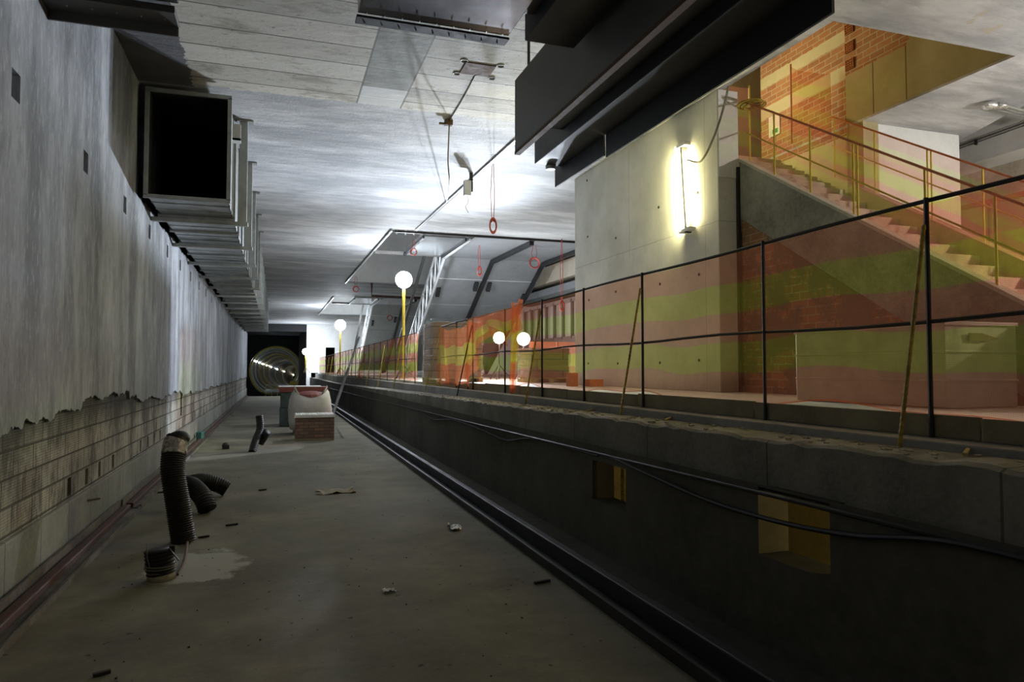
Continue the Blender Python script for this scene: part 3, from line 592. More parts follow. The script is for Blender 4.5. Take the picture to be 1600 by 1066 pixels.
mb=MB(); mb.box(dx0+.014,dx0+.02,10.54,20,dz0+.014,dz1-.014); mb.box(dx1-.02,dx1-.014,10.54,20,dz0+.014,dz1-.014); mb.box(dx0+.014,dx1-.014,10.54,20,dz0+.014,dz0+.02); mb.box(dx0+.014,dx1-.014,10.54,20,dz1-.02,dz1-.014); mb.box(dx0+.014,dx1-.014,20,20.02,dz0,dz1); mb.build('lining','duct_in',t)  # near-black sheets paint the shade inside the duct mouth
for i in range(15):
    y=11.75+i*2.35; h=thing('duct_hanger','x','hanger',(dx1+.15,y,dz0-.1))
    h['label']='steel trapeze hanger under the long duct, '+('nearest to the open duct mouth' if i==0 else ['second','third','fourth','fifth','sixth','seventh','eighth','ninth','tenth','eleventh','twelfth','thirteenth','fourteenth','fifteenth'][i-1]+' from the open duct mouth'); h['group']='trapeze hangers under the duct'
    mb=MB(); mb.box(dx0-.12,dx1+.22,y-.04,y+.04,dz0-.105,dz0-.042); mb.build('cross_channel','galv_dull',h,bevel=.004)
    mb=MB(); mb.box(dx1+.08,dx1+.20,y-.035,y+.035,dz0-.042,ZC-.01); mb.build('upright_channel','galv_dull',h,bevel=.004)
    mb=MB(); mb.box(dx1+.04,dx1+.28,y-.08,y+.08,ZC-.02,ZC-.001); mb.build('ceiling_plate','galv',h)
# bracket by the duct mouth
mb=MB(); mb.box(dx1+.03,dx1+.14,10.75,10.8,4.98,5.2); mb.box(dx1+.03,dx1+.14,10.75,10.95,4.98,5.0); o=mb.build('duct_bracket','white_paint'); tag(o,'small pale bracket on the side of the duct mouth','bracket')
# near dark ducts on the ceiling
t=thing('ceiling_duct','dark steel duct crossing the top left corner of the photo','duct',(-1.4,6.5,4.55))
mb=MB(); mb.box(-3.2,-.80,5.6,6.34,4.72,5.35); mb.build('duct_body','black_steel',t,bevel=.006)
mb=MB(); mb.box(-3.2,-.83,6.34,6.62,4.64,4.70); mb.box(-3.2,-.83,6.60,6.62,4.56,4.70); mb.build('flange','dark_steel',t,bevel=.003)
for i in range(7):
    mb=MB(); mb.sphere((-2.0+i*.18,6.48,4.638),.008,8,5); mb.build('rivet','galv',t)
for x in (-2.5,-1.0):
    mb=MB(); mb.bar((x,6.0,5.3),(x,6.0,ZC),.02,.02); mb.build('hanger_rod','galv_dull',t)
t=thing('ceiling_duct','dark glossy steel duct end with riveted flange at the top centre','duct',(1.2,5.5,4.6))
mb=MB(); mb.box(.60,1.90,4.2,5.82,4.62,5.3); mb.build('duct_body','dark_gloss',t,bevel=.006)
mb=MB(); mb.box(.595,1.915,5.84,5.97,4.60,4.62); mb.build('flange','duct_in',t,bevel=.002)
for i in range(9):
    x=.67+i*.145; mb=MB(); mb.sphere((x,5.93,4.597),.007,8,5); mb.build('rivet','galv',t)
    mb=MB(); mb.bar((x,5.76,4.602),(x,5.80,4.602),.006,.006); mb.build('pin','galv',t)
for x in (.8,1.7): mb=MB(); mb.bar((x,5.4,5.3),(x,5.4,ZC),.02,.02); mb.build('hanger_rod','galv_dull',t)
# elbow beside it
t=thing('ceiling_duct','small dark duct box tucked between the glossy duct and the hanging hood','duct',(2.1,5.6,5.0))
p0=at(820,64,'X',2.05); p1=at(820,30,'X',2.05)
mb=MB(); mb.box(2.05,2.52,3.6,p0.y,p0.z,min(5.5,p0.z+.45)); mb.build('duct_body','black_steel',t,bevel=.006)
mb=MB(); mb.box(1.92,2.05,4.6,5.6,p0.z+.12,p0.z+.3); mb.build('connector','dark_steel',t,bevel=.02)
mb=MB(); mb.bar((2.3,5.2,p0.z+.4),(2.3,5.2,ZC),.02,.02); mb.build('hanger_rod','galv_dull',t)
# hanging hood: two long steel side plates, dark top and inner duct
t=thing('hanging_hood','big black steel hood hanging under the ceiling above the platform edge','hood',(3.2,7,4.2))
mb=MB(); mb.box(2.60,2.625,1.5,7.72,4.22,5.06); mb.build('side_plate','dark_steel',t)
mb=MB(); mb.box(2.596,2.66,1.5,7.72,4.185,4.222); mb.build('edge_lip','rust',t)
mb=MB(); mb.box(2.625,3.8,1.5,7.6,5.0,5.06); mb.build('top_plate','black_steel',t)
mb=MB(); mb.box(3.40,3.80,1.5,9.24,4.57,5.1); mb.build('inner_duct','black_steel',t,bevel=.01)
mb=MB(); mb.box(3.0,3.4,1.5,8.2,4.72,5.02); mb.build('inner_shelf','black_steel',t)
mb=MB(); mb.box(3.80,3.825,7.86,9.47,4.33,5.0); mb.build('side_plate','black_steel',t)
mb=MB(); mb.box(3.80,3.825,4.07,7.80,4.29,5.0); mb.build('side_plate','black_steel',t)
mb=MB(); mb.tube([(3.65,9.26,4.62),(3.65,9.26,4.52)],.07,16); mb.build('spout','white_paint',t)
for (x,y) in ((2.62,7.3),(2.62,4.5),(3.79,9.0),(3.79,5.0)): mb=MB(); mb.bar((x,y,5.0),(x,y,ZC),.025,.025); mb.build('hanger_rod','dark_steel',t)
# ================================================================= CEILING THINGS
mb=MB(); a=Vector((3.79,11.2,ZC-.02)); b=Vector((3.64,19.4,ZC-.02)); mb.bar(a,b,.05,.035); mb.bar(a+Vector((.02,0,-.02)),b+Vector((.02,0,-.02)),.012,.02); o=mb.build('ceiling_rail','truss'); tag(o,'thin bright metal rail fixed along the ceiling above the fence','rail')
mb=MB(); mb.bar((3.0,19.6,ZC-.03),(2.9,32.3,ZC-.03),.05,.06); o=mb.build('ceiling_edge_trim','truss'); tag(o,'bright metal edge trim along the left side of the nearer ceiling opening','trim')
mb=MB(); mb.bar((2.88,38.8,ZC-.03),(2.82,51.8,ZC-.03),.06,.07); o=mb.build('ceiling_edge_trim','truss'); tag(o,'bright metal edge trim along the farther ceiling opening','trim')
# rusty plate with bolt rings
mb=MB(); mb.box(2.23,2.63,8.55,8.90,ZC-.012,ZC-.001); o=mb.build('anchor_plate','rust',bevel=.003); tag(o,'rusty rectangular anchor plate on the board marked ceiling','plate')
for k,(x,y) in enumerate(((2.2,8.93),(2.2,8.53),(2.68,8.93),(2.68,8.53))):
    mb=MB(); mb.ring((x,y,ZC-.006),.045,.006,'Z',20,5); mb.build('bolt_ring','galv_dull',o)
# ceiling junction with hanging cable
j=at(702,190,'Z',5.56)
t=thing('hanging_cable','brown cable hanging in an arc from a junction bracket in the ceiling','cable',(j.x,j.y,5.5))
mb=MB(); mb.box(j.x-.07,j.x+.05,j.y-.04,j.y+.05,5.50,ZC); mb.box(j.x-.16,j.x-.05,j.y-.02,j.y+.02,5.50,5.53); mb.build('junction_bracket','rust',t,bevel=.004)
p1=at(700,250,'Y',j.y+.4); p2=at(702,290,'Y',j.y+.9); p3=at(697,318,'Z',ZC-.02)
def smooth_path(ps,n=10):
    ps=[Vector(p) for p in ps]; out=[]
    for i in range(len(ps)-1):
        p0=ps[max(i-1,0)];a=ps[i];b=ps[i+1];p3_=ps[min(i+2,len(ps)-1)]
        for k in range(n):
            t=k/n; out.append(.5*((2*a)+(b-p0)*t+(2*p0-5*a+4*b-p3_)*t*t+(3*a-p0-3*b+p3_)*t**3))
    out.append(ps[-1]); return out
mb=MB(); mb.tube(smooth_path([(j.x,j.y,5.5),p1,p2,p3]),.011,7); mb.build('cable','cable_g',t)
mb=MB(); mb.tube(smooth_path([(2.45,8.9,ZC-.01),(2.5,9.8,ZC-.012),(j.x,j.y,ZC-.01)]),.008,6); mb.build('surface_cable','cable_g',t)
# electrical box
p=at(730,292,'Z',5.3); t=thing('ceiling_box','small white electrical box hanging from the ceiling rail with a loose wire','box',tuple(p))
mb=MB(); mb.box(p.x-.07,p.x+.07,p.y-.06,p.y+.06,5.12,5.42); mb.build('box_body','white_paint',t,bevel=.01)
mb=MB(); mb.box(p.x+.05,p.x+.11,p.y-.03,p.y+.03,5.2,ZC); mb.build('bracket','rebar',t)
mb=MB(); mb.tube(smooth_path([(p.x,p.y,5.13),(p.x+.02,p.y,5.0),(p.x-.03,p.y,4.9),(p.x+.03,p.y,4.78)],6),.006,6); mb.build('wire','white_paint',t)
# red cable loops
def red_coil(px,pytop,pybot,Y,rpx,label,closed=False,ztop=ZC):
    b=at(px,pybot,'Y',Y); t=thing('red_cable_coil',label,'cable',(b.x,b.y,b.z))
    r=rpx*Y/F; top=Vector((b.x,Y,ztop))
    for dx in (-.25*r,.25*r): mb=MB(); mb.tube([(b.x+dx,Y,b.z+r*.9),(b.x+dx*2.2,Y+.02,(b.z+ztop)/2),(b.x+dx*.6,Y,ztop)],.006 if Y<15 else .008,6); mb.build('hanging_strand','pipe_red',t)
    mb=MB()
    for q in range(3): mb.ring((b.x+q*.006,Y+q*.02-.02,b.z),r*(1-.07*q),.011 if Y<15 else .016,'Y',26,6,1.0 if closed else 2.0)
    mb.build('coil','pipe_red',t)
red_coil(770,250,353,12.6,6,'red cable coil on a long loop above the fence, nearest to the camera')
red_coil(835,378,411,20.5,9,'round red cable ring in front of the tan concrete beam',True)
red_coil(646,385,394,21,5,'small dark red ring below the shiny soffit panel',True)
red_coil(749,375,424,21,3.4,'narrow red cable coil hanging before the inclined soffit')
red_coil(556,420,452,30,4.5,'dark red ring hanging left of the tall floodlight',True)
red_coil(609,480,497,40,4,'distant red ring right of the tall floodlight',True)
red_coil(878,440,478,19.5,4,'red cable coil hanging beside the white wall')
# ================================================================= ESCALATORS
def esc(dy,tagw):
    g='escalator frames in the ceiling openings'
    t=thing('escalator_frame',f'{tagw} inclined escalator flight with bright lattice truss and grey soffit','escalator',(5.3,23.2+dy,1.39),g)
    yb,zb=23.2+dy,5.40; sl=-.53; ye=yb+7.4; ze=zb+sl*7.4
    # soffit: horizontal + inclined, two bays
    for (x0,x1) in ((5.42,7.12),(7.30,9.25)):
        mb=MB(); prism(mb,[(19.7+dy,5.52),(yb+.6,5.55),(ye+.6,ze+.15),(ye+.6,ze+.4),(yb+.6,5.85),(19.7+dy,5.8)],x0,x1); mb.build('soffit_panel','grey_soffit',t)
        for q in (1.1,2.6,4.6): 
            mb=MB(); mb.bar((x0,yb+.6+q,5.55+sl*q-.012),(x1,yb+.6+q,5.55+sl*q-.012),.02,.02); mb.build('seam_strip','truss' if q==1.1 else 'grey_soffit',t)
    for x in (7.2,9.1):
        mb=MB(); mb.bar((x,19.8+dy,5.46),(x,yb+.7,5.47),.14,.12); mb.bar((x,yb+.68,5.5),(x,ye+.6,ze+.05),.14,.14); mb.build('edge_beam','black_steel',t)
    mb=MB(); mb.bar((7.0,yb+3.2,5.4+sl*3.2-.1),(7.0,ye+.3,ze-.0),.16,.12); mb.build('handrail_carrier','red_steel',t)
    for x,y in ((5.62,25.4),(6.95,25.0),(7.45,25.0),(9.0,25.6)):
        z=5.55+sl*(y-23.8)-.14; mb=MB(); mb.bar((x,y+dy,z+.12),(x,y+dy+.3,z-.16),.14,.12); mb.build('junction_lamp','black_steel',t)
    # lattice truss on the open left side
    x=5.3; hgt=.95
    lo=lambda s:Vector((x,yb+s,zb+sl*s)); up=lambda s:Vector((x,yb+s+.15,zb+sl*s+hgt))
    for nm,fn,w in (('lower_chord',lo,.07),('upper_chord',up,.07)):
        mb=MB(); mb.bar(fn(0),fn(7.4),w,w); mb.build(nm,'truss',t)
    mb=MB(); mb.bar(lo(0)+Vector((0,-3.4,0.05)),lo(0),.06,.06); mb.build('edge_angle','truss',t)
    for i in range(10):
        s0=i*.74; mb=MB(); mb.bar(lo(s0),up(s0+.37),.035,.035); mb.bar(up(s0+.37),lo(s0+.74),.035,.035); mb.build('lattice_bar','truss',t)
    mb=MB(); mb.bar(up(0)+Vector((-.3,.3,.1)),up(7.4)+Vector((-.3,.3,.1)),.10,.10); mb.build('side_rail','dark_steel',t)
    # glossy horizontal panel left of it
    mb=MB(); prism(mb,[(19.95+dy,5.50),(23.1+dy,5.47),(23.1+dy,5.6),(19.95+dy,5.63)],3.95,5.2); mb.build('shiny_panel','shiny_panel',t)
    mb=MB(); mb.bar((3.95,19.9+dy,5.47),(3.95,23.1+dy,5.45),.06,.08); mb.bar((5.2,19.9+dy,5.47),(5.2,23.1+dy,5.45),.05,.1); mb.build('panel_frame','black_steel',t)
    mb=MB(); mb.bar((3.0,23.15+dy,5.5),(5.3,23.15+dy,5.5),.08,.1); mb.build('cross_beam','dark_steel',t)
    mb=MB()
    for i in range(8): mb.bar((3.3+i*.25,20.6+dy,5.65),(3.4+i*.25+.1*(i%2),20.6+dy,6.9),.04,.04)
    mb.build('upper_lattice','truss',t)
    return t
esc(0,'nearer'); esc(18.6,'farther')
mb=MB(); mb.bar((3.1,19.72,5.545),(9.6,19.72,5.545),.06,.05); o=mb.build('ceiling_edge_beam','rebar'); tag(o,'thin dark steel beam along the near edge of the ceiling opening','beam')
mb=MB(); mb.tube([(4.05,32.2,5.575),(4.05,32.2,5.0),(7.4,32.2,4.95)],.05,8); o=mb.build('drain_pipe','red_steel'); tag(o,'dark red pipe crossing below the far edge of the nearer ceiling opening','pipe')
# ================================================================= LAMPS
def flood(label,x,y,z,r,mat,base,group=None,pole=True):
    t=thing('floodlight',label,'lamp',(x,y,base),group)
    mb=MB(); mb.sphere((x,y,z),r); mb.build('glowing_globe',mat,t,smooth=True)
    if pole:
        mb=MB(); mb.tube([(x,y,base+.02),(x,y,z-r*.9)],(.045 if x<5 else .02) if y<30 else .05,10); pl_=mb.build('pole','yellow' if x<5 else 'rebar',t)
        mb=MB()
        for k in range(3): a=k*2.1; mb.bar((x,y,base+.45),(x+.35*math.cos(a),y+.35*math.sin(a),base+.02),.03,.03)
        mb.build('tripod_foot','rebar',pl_)
    return t
flood('tall floodlight on a yellow pole beside the wrapped pallet',3.72,21.8,4.46,.26,'lamp_cool',1.385)
flood('floodlight on a thin yellow pole farther along the far fence',3.75,44.9,4.42,.33,'lamp_cool2',1.385)
flood('farthest floodlight beside the tunnel mouth and bright end wall',2.35,61.5,3.15,.28,'lamp_far',1.385)
pA=at(780,528,'Y',20.0); pB=at(818,530,'Y',20.0)
flood('left one of two floodlights glowing low behind the torn net',pA.x,20.0,pA.z,.17,'lamp_plat',1.385)
flood('right one of two floodlights glowing low behind the torn net',pB.x,20.0,pB.z,.19,'lamp_plat',1.385)
for (x,y,z,pw,tg,cone) in ((pA.x,20,pA.z,2700,(-.9,9.2,3.7),80),(pB.x,20,pB.z,2600,(-.9,8.6,4.2),72),(pA.x,20,pA.z,2100,(-1.8,9,1.7),120)):
    li=bpy.data.lights.new('flood_beam','SPOT'); li.energy=pw; li.color=(.80,.88,1.0); li.spot_size=R(cone); li.spot_blend=1.0; li.shadow_soft_size=.10
    lo=bpy.data.objects.new('flood_beam',li); COL.objects.link(lo); lo.location=(x-.2,y-.25,z+.05)
    lo.rotation_euler=(Vector(tg)-Vector((x,y,z))).to_track_quat('-Z','Y').to_euler()
t=thing('assumed_work_lamp','assumed unseen work lamp on a stand at the right side of the platform hall','lamp',(10.3,3.0,1.385))  # assumed lamp added out of view to light the right hall
mb=MB(); mb.sphere((10.3,3.0,3.6),.13); mb.build('bulb','lamp_assumed_right',t,smooth=True)
mb=MB(); mb.tube([(10.3,3.0,1.385),(10.3,3.0,3.46)],.02); mb.build('pole','rebar',t)
# fluorescent fitting on the white wall
t=thing('fluorescent_fitting','vertical fluorescent light fitting glowing on the pale wall','lamp',(5.72,9.1,3.7))
a=Vector((5.688,9.00,3.74)); b=Vector((5.688,9.12,5.02))
mb=MB(); mb.bar(a+Vector((.01,-.02,-.05)),b+Vector((.01,-.02,.03)),.05,.095,(1,0,0)); mb.build('fixture_body','dark_steel',t,bevel=.01)  # body coloured dark to paint in its backlit shade
mb=MB(); mb.tube([a+Vector((-.02,.10,0)),b+Vector((-.02,.10,0))],.034,12); mb.build('tube','tube',t,smooth=True)
mb=MB(); mb.tube([a+Vector((.03,-.14,.08)),b+Vector((.03,-.14,-.08))],.014,12); mb.build('tube','tube',t,smooth=True)  # second thin tube added to stand in for the glow on the wall
for q in (a,b): mb=MB(); mb.box(q.x-.05,q.x+.05,q.y-.16,q.y+.15,q.z-.03,q.z+.02); mb.build('end_cap','white_paint',t)
ps=[at(1075,250,'X',5.7),at(1095,252,'X',5.68),at(1115,215,'X',5.68),at(1130,170,'X',5.68),at(1138,135,'X',5.72)]
mb=MB(); mb.tube(smooth_path(ps),.016,7); o=mb.build('lamp_cable','cable_g'); tag(o,'grey cable curving from the fluorescent fitting up the pale wall edge','cable')
# warm lamp at the stair head
t=thing('stair_lamp','warm lamp clipped at the stair head behind the white wall','lamp',(6.9,10.6,6.3))
mb=MB(); mb.sphere((6.9,10.6,6.5),.08); mb.build('bulb','lamp_warm',t,smooth=True)
mb=MB(); mb.box(6.84,6.96,11.0,11.1,6.3,6.6); mb.tube([(6.9,11.05,6.4),(6.9,10.68,6.48)],.02,6); mb.build('lamp_arm','rebar',t)
# assumed chamber lamps, unseen, added to light the openings under the platform
mb=MB(); mb.sphere((XP+1.0,2.5,.8),.05); o=mb.build('assumed_chamber_lamp','lamp_under' if 'lamp_under' in M else emit('assumed_dim_warm_bulb',(1,.76,.30),190)); tag(o,'assumed unseen dim warm bulb inside the chamber under the platform','lamp')
mb=MB(); mb.sphere((XP+.5,8.6,.6),.05); o=mb.build('assumed_chamber_lamp',emit('assumed_dim_warm_bulb_two',(1,.75,.3),60)); tag(o,'assumed unseen dim warm bulb behind the narrow slot opening under the platform','lamp')
mb=MB()
for i in range(14): mb.box(XP+.26,XP+.28,5.955,6.0,.47+i*.03,.485+i*.03)
mb.box(XP+.26,XP+.28,5.99,6.0,.05,.9); mb.box(XP+.26,XP+.28,5.93,5.955,.05,.9); o=mb.build('slotted_strip','rebar_y'); tag(o,'perforated upright strip in the smaller opening of the platform wall','strip')
# tunnel rings and lamps
for i in range(9):
    yy=86.3+[0,7,18,32,49,69,94,124,164][i]; bend=.0003*(yy-86)**2
    mat='tun_y' if i in (0,3,4) else 'tun_b'  # yellow rings carry the lamplight in their base colour
    mb=MB(); mb.ring((cx+bend,yy,cz-bend*.36),2.80,.08 if i else .11,'Y',56,6); o=mb.build('tunnel_ring',mat,smooth=True)
    o['label']='yellow lit ring framing the round tunnel mouth' if i==0 else 'curved lining ring deeper inside the round tunnel'; o['category']='ring'
    if i: o['group']='rings inside the round tunnel'
    mb=MB(); mb.sphere((cx+bend-2.35,yy+.6,cz-bend*.36+1.2),.07+.006*i,10,6); o=mb.build('tunnel_lamp','lamp_small' if i%3 else 'lamp_small_c',smooth=True)
    tag(o,'small glowing lamp on the left side of the tunnel lining','lamp','lamps along the tunnel')
t=thing('tunnel_walkway','low railed walkway at the foot of the tunnel mouth','walkway',(0,84,-1.4))
mb=MB(); mb.box(-1.1,1.4,80,86,-.75,-.6); mb.build('deck','tun_b',t)
for x in (-1.0,-.4,.2,.8,1.3): mb=MB(); mb.bar((x,80,-1.44),(x,80,.05),.06,.06); mb.build('post','tun_y',t)
mb=MB(); mb.bar((-1.0,80,.05),(1.3,80,.05),.07,.07); mb.build('rail','tun_b',t)
mb=MB(); mb.box(1.45,2.1,79,79.9,-1.45,.45); o=mb.build('yellow_cabinet','yellow'); tag(o,'yellow cabinet standing right of the tunnel mouth','cabinet')
# ================================================================= PLATFORM THINGS
# wrapped pallet stacks
def pallet(label,x0,x1,y0,y1,z1,group=None):
    t=thing('wrapped_pallet',label,'pallet',(x0,y0,1.385),group)
    mb=MB()
    for i in range(3): xx=x0+(x1-x0-.1)*i/2; mb.box(xx,xx+.1,y0,y1,1.385,1.47)
    for i in range(6): yy=y0+(y1-y0-.1)*i/5; mb.box(x0,x1,yy,yy+.1,1.47,1.50)
    mb.build('pallet_base','timber_y',t)
    z=1.5; k=0
    while z<z1-.1:
        h=min(.27,z1-z); o=random.uniform(-.015,.015); mb=MB(); mb.box(x0+.03+o,x1-.03+o,y0+.03,y1-.03,z,z+h-.006); mb.build('carton_layer','card',t,bevel=.008); z+=h; k+=1
    mb=MB(); per=[(x0,y0),(x1,y0),(x1,y1),(x0,y1)]
    def fn(u,v):
        s=u*4; i=int(min(3,math.floor(s))); f=s-i; a=per[i]; b=per[(i+1)%4]; cxm,cym=(x0+x1)/2,(y0+y1)/2
        x=a[0]+(b[0]-a[0])*f; y=a[1]+(b[1]-a[1])*f; k=1+.02*math.sin(u*50+v*12)+.02*math.sin(v*31+u*9); return (cxm+(x-cxm)*k,cym+(y-cym)*k,1.42+(z1+.02-1.42)*v)
    mb.grid(fn,64,18,4,1.0); mb.build('stretch_film','film',t)
    return t
pallet('tall pallet of cartons wrapped in shiny film at the gap in the fence',3.56,4.86,16.9,18.0,2.93)
pallet('film wrapped pallet behind the torn net between the two low lamps',5.65,6.65,15.6,16.6,2.2)
mb=MB()
for i in range(3): mb.box(3.36,3.50,15.45+i*.02,16.9,1.33+i*.05,1.37+i*.05)
o=mb.build('timber_planks','timber_y'); tag(o,'yellow timber planks on the platform edge under the wrapped pallet','planks')
# perpendicular net fence behind
t=thing('net_fence','bright striped net screen standing across the platform left of the pale wall','fence',(6.5,18.2,1.39))
mb=MB(); mb.grid(lambda u,v:(6.55+3.2*u,18.2+.04*math.sin(u*20),1.45+1.0*v),30,8,3.2,1.0); mb.build('net','net_dense',t)
for i in range(5): mb=MB(); mb.tube([(6.55+i*.8,18.2,1.385),(6.55+i*.8,18.2,2.45)],.014,6); mb.build('post','rebar_y',t)
# far glazed screen with mullions
t=thing('glazed_screen','row of white mullioned panels along the gallery beyond the fence','window',(10,24,2.8))
mb=MB(); mb.box(10.6,10.66,18,31,2.95,4.25); mb.build('panel_sheet','white_paint',t)
for i in range(14): mb=MB(); mb.box(10.5,10.6,18.2+i*.9,18.32+i*.9,2.85,4.35); mb.build('mullion','dark_steel',t)
mb=MB(); mb.box(10.5,10.75,18,31,4.25,4.4); mb.build('head_rail','galv_dull',t)
mb=MB(); mb.box(10.5,10.75,18,31,2.6,2.95); mb.build('sill','conc',t)
mb=MB(); mb.box(10.52,10.7,18,31,1.385,2.6); mb.build('base_panel','white_paint',t)
# clay bricks
def clay(label,x,y,w,d,h):
    mb=MB(); mb.box(x,x+w,y,y+d,1.385,1.385+h)
    for i in range(1,5): mb.box(x-.003,x+w+.003,y-.003,y+d+.003,1.385+h*i/5-.003,1.385+h*i/5+.003)
    o=mb.build('clay_brick','clay',bevel=.004); return tag(o,label,'brick')
clay('orange hollow clay brick standing upright left of the pale wall foot',5.08,11.9,.14,.22,.25)
clay('orange hollow clay brick lying flat at the pale wall foot',5.36,11.7,.27,.22,.13)
# grey box container
t=thing('site_crate','white panelled box crate in front of the brick wall below the stairs','crate',(5.3,5,1.385))
bx0,bx1,by0,by1,bz=5.02,5.80,4.25,5.95,2.07
mb=MB(); mb.box(bx0,bx1,by0,by1,1.39,bz); mb.build('body','crate_panel',t,bevel=.008)
for z in (1.6,1.83): mb=MB(); mb.box(bx0-.008,bx1+.008,by0-.008,by1+.008,z,z+.02); mb.build('rib','crate_panel',t,bevel=.004)
mb=MB(); mb.box(bx0-.012,bx1+.012,by0-.012,by1+.012,bz-.02,bz+.012); mb.build('lid','crate_panel',t,bevel=.004)
mb=MB(); mb.add([(bx0+.24,by0-.012,bz-.08),(bx0+.38,by0-.012,bz-.08),(bx0+.56,by0-.012,bz-.12),(bx0+.38,by0-.012,bz-.15),(bx0+.24,by0-.012,bz-.14)],[(0,1,2,3,4)]); mb.build('torn_label','timber',t,solid=.003)
# rail beyond the stair
t=thing('guard_rail','orange brown guard rail with thin posts beyond the staircase','railing',(11.2,6,3.6))
p=at(1453,337,'X',11.2); q=at(1600,302,'X',11.2)
mb=MB(); mb.bar((11.2,q.y-2,p.z),(11.2,p.y+.8,p.z),.07,.07); mb.build('top_rail','orange_paint',t)
for y in (7.6,8.6,9.6): mb=MB(); mb.bar((11.2,y,1.385),(11.2,y,p.z),.04,.04); mb.build('post','rust',t)
mb=MB(); mb.grid(lambda u,v:(11.22,q.y-2+5*u,p.z-1.1+1.1*v),20,6,4,1.0); mb.build('net','net_pale',t)
# pipes and foil bundle on the right ceiling
c0=at(1545,168,'Z',5.5); c1=at(1600,182,'Z',5.5)
t=thing('ceiling_conduits','pair of pipes wrapped in foil tape at one end under the right ceiling','pipe',tuple(c0))
for k in range(3):
    dd=Vector((0,-.07*k,0)); e=c0+(c1-c0)*2.2; mb=MB(); mb.tube([c0+dd,e+dd],.022,8); mb.build('conduit','galv',t)
mb=MB(); mb.sphere((c0.x-.02,c0.y-.05,5.5),.11,12,8,(1.2,.9,.6)); mb.sphere((c0.x+.14,c0.y-.1,5.5),.08,12,8,(1.2,.9,.6)); mb.build('foil_bundle','foil',t)
t=thing('wall_conduit','thin pair of conduits clipped along the pale beam at far right','pipe',(11.98,9,5.8))
for dz_ in (0,.05): mb=MB(); mb.tube([(11.97,12,5.72+dz_),(11.97,5.2,5.92+dz_)],.008,6); mb.build('conduit','rebar',t)
for y in (9.4,8.4): mb=MB(); mb.box(11.96,12,y,y+.03,5.76,5.86); mb.build('clip','rebar',t)
# ================================================================= CABLES on the platform wall
def cab(label,pts,r=.014):
    mb=MB(); mb.tube(smooth_path(pts,10),r,7); o=mb.build('wall_cable','cable'); return tag(o,label,'cable')
xc=XP+.06
def zc(y,d=0): return copz(y)-.31-d
cab('black cable running tight under the platform coping',[(xc-.08,y,zc(y)) for y in (1.2,3,5,7,9,12,16,22,30,45)],.013)
cab('black cable drooping across the larger lit opening',[(xc-.09,5.6,zc(5.6)),(xc-.09,5.0,zc(5,.06)),(xc-.09,4.2,zc(4.2,.13)),(xc-.09,3.5,zc(3.5,.14)),(xc-.09,2.9,zc(2.9,.10)),(xc-.09,2.3,zc(2.3,.01)),(xc-.09,1.4,zc(1.4,.02))],.015)
cab('black cable sagging in two shallow loops on the platform wall middle',[(xc-.08,14.5,zc(14.5)),(xc-.08,13,zc(13,.10)),(xc-.08,11.4,zc(11.4,.02)),(xc-.08,9.8,zc(9.8,.06)),(xc-.08,8.6,zc(8.6,.11)),(xc-.08,7.6,zc(7.6,.01)),(xc-.08,5.9,zc(5.9,.02))],.012)
# ================================================================= TRACK BED THINGS
def beam_profile(label,x0,x1,y0,y1,h,mat,name='steel_channel',flip=1):
    t=thing(name,label,'beam',(x0,y0,0))
    mb=MB(); mb.box(x0,x1,y0,y1,.0,.018); mb.box(x0,x0+.02,y0,y1,.018,h*1.3) ; mb.box(x1-.02,x1,y0,y1,.018,h*.5); mb.build('flange','dust' if mat=='red_steel' else 'black_steel',t)
    mb=MB(); mb.box(x0+.05,x0+.13,y0,y1,.018,h*.8); mb.build('web',mat,t,bevel=.01)
    return t
beam_profile('reddish steel channel along the left wall foot, nearer length',-1.76,-1.52,1.0,9.6,.10,'red_steel')
beam_profile('reddish steel channel along the left wall foot, farther length',-1.76,-1.54,9.75,47,.09,'red_steel')
t=thing('steel_channel','black steel channel along the floor before the platform wall','beam',(2.3,2,0))
mb=MB(); mb.box(2.20,2.50,1.5,47,0,.015); mb.box(2.20,2.225,1.5,47,.015,.08); mb.build('base_flange','black_steel',t)
mb=MB(); mb.box(2.36,2.44,1.5,47,.015,.15); mb.build('rail_head','black_steel',t,bevel=.01)
mb=MB(); mb.box(2.47,2.8,-3,47,0,.05); struct('trim_gutter_strip',mb,'conc_dark')
# corrugated hoses
def hose(pts,r,pitch=.022,n=20):
    ps=smooth_path(pts,24); L=[0]
    for a,b in zip(ps,ps[1:]): L.append(L[-1]+(b-a).length)
    tot=L[-1]; m=int(tot/(pitch/4)); out=[]; rs=[]; i=0
    for k in range(m+1):
        d=tot*k/m
        while i<len(L)-2 and L[i+1]<d: i+=1
        f=(d-L[i])/max(1e-9,L[i+1]-L[i]); out.append(ps[i].lerp(ps[i+1],f)); rs.append(r*(1+.055*math.sin(2*math.pi*d/pitch)))
    return MB().tube(out,rs,n)
t=thing('corrugated_hose','upright black corrugated hose with silver tape near its bent top','hose',(-.86,7.75,0))
hp=[(-.84,7.72,0.0),(-.90,7.76,.35),(-.96,7.82,.70),(-.95,7.90,.93),(-.93,7.93,.99)]
hose(hp,.112).build('hose_body','rubber',t,smooth=True)
mb=MB(); pp=smooth_path(hp,20); mb.tube(pp[-30:-12],.121,20); mb.build('tape_band','tape',t,smooth=True)
mb=MB(); mb.sphere((-.925,7.94,1.0),.108,18,10,(1,1,.7)); mb.build('hose_end','rubber',t,smooth=True)
t=thing('corrugated_hose','black corrugated hose lying curved behind the upright hose, nearer one','hose',(-.85,9.2,0))
hose([(-1.02,9.5,.30),(-.92,9.35,.28),(-.80,9.2,.18),(-.74,9.12,.05)],.105,.03).build('hose_body','rubber',t,smooth=True)
